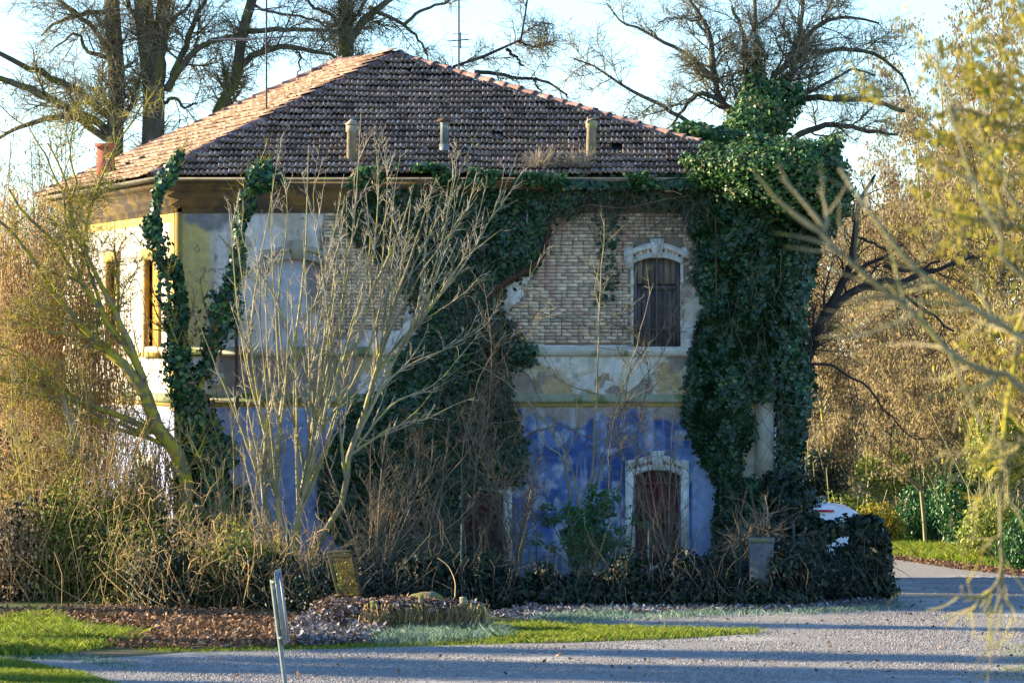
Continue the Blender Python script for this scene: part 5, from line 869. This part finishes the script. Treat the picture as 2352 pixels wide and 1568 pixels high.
def litter(poly, n, m, name, z=.03, size=(.05, .1)):
    P = WGa(polypts(poly, n)); P[:, 2] += z*rng.random(len(P))+.015; g = G(); leaves(g, P, np.array([0, 0, 1])+.55*rng.normal(size=P.shape), rng.uniform(*size, len(P)), 'curl', tip=(0, -1, 0), jit=2); return obj(name, g, m, kind='stuff')
litter([(-60, 1405), (300, 1400), (560, 1410), (700, 1420), (800, 1470), (640, 1490), (420, 1494), (230, 1488), (330, 1450), (160, 1430), (-60, 1425)], 13000, M['litter'], 'leaf_litter', .08)
litter([(640, 1460), (720, 1420), (790, 1400), (860, 1420), (900, 1455), (840, 1482), (700, 1486)], 5000, M['frost'], 'frosted_leaves', .14, (.06, .12))
litter([(1110, 1420), (1200, 1398), (1500, 1395), (1800, 1390), (2050, 1382), (2060, 1392), (1800, 1404), (1500, 1410), (1250, 1416)], 6000, M['frost'], 'frosted_leaves', .06)
litter([(800, 1500), (2352, 1330), (2352, 1560), (300, 1560)], 260, M['litter'], 'scattered_leaves', .01)
litter([(2040, 1276), (2230, 1299), (2400, 1318), (2400, 1330), (2200, 1308), (2040, 1284)], 2500, M['litter'], 'leaf_litter', .03)
P = WGa(polypts([(100, 1530), (700, 1493), (1300, 1480), (1750, 1458), (1300, 1420), (1900, 1405), (2200, 1320), (2352, 1315), (2352, 1575), (200, 1575)], 36000, lambda x, y: .12+1.5*np.clip(fbm(np.stack([x/260, y/14, 0*x], -1), 4, 40)-.35, 0, 1)*2)); P[:, 2] += .01; n = len(P); r = rng.uniform(.009, .024, (n, 1, 1)); oc = np.array([(1, 0, 0), (0, 1, 0), (-1, 0, 0), (0, -1, 0), (0, 0, .8)]); V = P[:, None]+oc[None]*r*rng.uniform(.7, 1.3, (n, 5, 1)); b = (np.arange(n)*5)[:, None, None]
g = G(); g.add(V, (b+np.array([[0, 1, 4], [1, 2, 4], [2, 3, 4], [3, 0, 4]])[None]).reshape(-1, 3), np.repeat(rng.random(n), 4)); obj('loose_gravel', g, M['pebble'], kind='stuff')

# ------------------------------------------------------------------ near branches at the right, out of focus
d = 14.0
t = thing('foreground_branches', 'out-of-focus pale and mossy branches reaching in from the right, close to the camera', 'tree', (2.6, d-D, 0))
root = np.array([2.6, d-D, 0.0]); rootpx = lambda v: (1176+2.6*F/d, v)
fl = [[rootpx(1400), (2352, 896), (2318, 880), (2254, 849), (2183, 812), (2113, 732), (2012, 651), (1941, 591), (1874, 524), (1797, 470), (1737, 400)], [rootpx(1100), (2352, 779), (2301, 749), (2227, 702), (2183, 671), (2099, 614), (2025, 524), (1965, 443), (1928, 386)], [rootpx(900), (2352, 640), (2300, 545), (2240, 430), (2200, 310), (2165, 190), (2140, 70)], [(2227, 702), (2100, 690), (2000, 685), (1930, 700)], [(1941, 591), (1890, 560), (1840, 545), (1780, 535)], [(1898, 530), (1851, 470), (1794, 406)], [(1900, 520), (1895, 470), (1880, 430)], [(2113, 720), (2060, 740), (1980, 770), (1900, 775)], [rootpx(700), (2352, 480), (2310, 400), (2250, 320), (2220, 270)], [(2183, 812), (2220, 900), (2250, 960), (2270, 1010)], [(2099, 614), (2130, 580), (2170, 560)]]
fr = [(.035, .02, .017, .016, .016, .015, .014, .013, .012, .01, .005), (.035, .02, .018, .016, .016, .014, .013, .011, .007), (.035, .016, .014, .013, .011, .008, .004), (.01, .008, .004), (.009, .006, .003), (.011, .009, .005), (.009, .004), (.008, .004), (.02, .012, .008, .004), (.009, .004), (.007, .003)]
P, R = stack(fl, fr, 24, d); R = R*.72; g = G(); g.tubes(P, R, 8); a = grow((P, R), 70, (.15, .55), (25, 60), .05, 6, .12, .2, .95, rmin=.0022); g.tubes(*a, 4); obj('branches', g, M['twig_pale'], t, True)
g = G(); tr = resample(np.array([root, [2.55, d-D, 2], [2.5, d-D, 4.2], [2.3, d-D, 6.6]]), 14); g.tubes(tr, np.linspace(.09, .03, 14), 9); obj('trunk', g, M['twig_pale'], t, True)
d = 17.0; b0 = np.array([3.1, d-D, 0]); t = thing('foreground_tree', 'blurred yellow-mossed twigs hanging at the right edge, nearest the camera', 'tree', b0); rp = lambda v: (1176+2.9*F/d, v)
ml = [[rp(900), (2400, 560), (2320, 520), (2230, 500), (2140, 480)], [rp(700), (2400, 260), (2330, 200), (2270, 120), (2230, 60)], [rp(800), (2380, 700), (2330, 850), (2305, 1000), (2298, 1179), (2301, 1296), (2306, 1364), (2298, 1407), (2267, 1421), (2257, 1404)], [(2301, 1296), (2291, 1337), (2264, 1364), (2234, 1374), (2210, 1357), (2210, 1344)], [rp(500), (2400, 320), (2310, 290), (2200, 250), (2090, 290), (2020, 275)], [rp(1000), (2400, 1000), (2330, 1040), (2270, 1130), (2240, 1160)], [rp(600), (2390, 100), (2350, 40), (2330, -20)], [(2330, 850), (2260, 880), (2210, 930), (2190, 990)], [(2320, 520), (2290, 440), (2260, 330), (2250, 240)], [rp(900), (2380, 420), (2300, 420), (2180, 400), (2080, 420)]]
P, R = stack(ml, [(.03, .018, .014, .01, .005), (.03, .016, .012, .008, .004), (.02, .014, .012, .01, .009, .008, .006, .003), (.007, .006, .003), (.02, .014, .01, .008, .004), (.02, .012, .008, .004), (.02, .01, .006), (.009, .004), (.009, .006, .003), (.02, .01, .006, .003)], 22, d); g = G(); g.tubes(P, R, 7); a = grow((P, R), 120, (.2, .8), (25, 65), 0, 6, .14, .25, .95, rmin=.003); b = grow(a, 420, (.1, .3), (25, 60), 0, 4); g.tubes(*a, 4); g.tubes(*b, 3); obj('branches', g, M['twig_moss'], t, True)
g = G(); g.tubes(resample(np.array([b0, [3.0, d-D, 2.5], [2.9, d-D, 5], [2.75, d-D, 7.5]]), 12), np.linspace(.11, .04, 12), 9); obj('trunk', g, M['bark'], t, True)
Q, N = alongtube(b, 2600, .05); N = N[Q[:, 2] > 4.75]; Q = Q[Q[:, 2] > 4.75]; g = G(); leaves(g, Q, N, rng.uniform(.018, .042, len(Q)), 'oval'); obj('yellow_leaves', g, M['yellow'], t, kind='stuff')

# ------------------------------------------------------------------ trees along the road to the left: they throw the long shadows
for i, (x, y, h, wd) in enumerate(((-30, -11.2, 14, .6), (-31, -13.6, 13, .5), (-29, -15.6, 13, .7), (-33, -17.6, 12, .4), (-36, -3.2, 13, .3), (-33, -15.0, 12, .5))):
    P = resample(np.array([[x, y, 0], [x+.2, y+.1, h*.4], [x-.2, y, h*.75], [x, y, h]]), 14)[None]; R = np.linspace(.3, .05, 14)[None]; t = thing('roadside_tree', ('first', 'second', 'third', 'fourth', 'fifth', 'sixth', 'seventh')[i]+' tree of the roadside row beyond the left edge, ivy added for a wider shadow', 'tree', (x, y, 0), 'roadside trees beyond the left edge')
    a = grow((P, R), 14, (h*.1, h*.2), (20, 45), .15, 8, .12, .3); b = grow(a, 90, (.8, 2.0), (25, 60), .05, 5)
    g = G(); g.tubes(P, R, 8); obj('trunk', g, M['bark'], t, True); g = G(); g.tubes(*a, 5); g.tubes(*b, 3); obj('branches', g, M['bark'], t, kind='stuff')
    Q, N = alongtube((P, R), 5200, wd*1.5, (.5, .1, .45, .1, .1, .5)[i], .97); g = G(); leaves(g, Q, N+.4*rng.normal(size=Q.shape), rng.uniform(.1, .18, len(Q)), 'ivy'); obj('ivy', g, M['ivy'], t, kind='stuff')  # unseen ivy, added and shaped to broaden the trunks' shadow bands
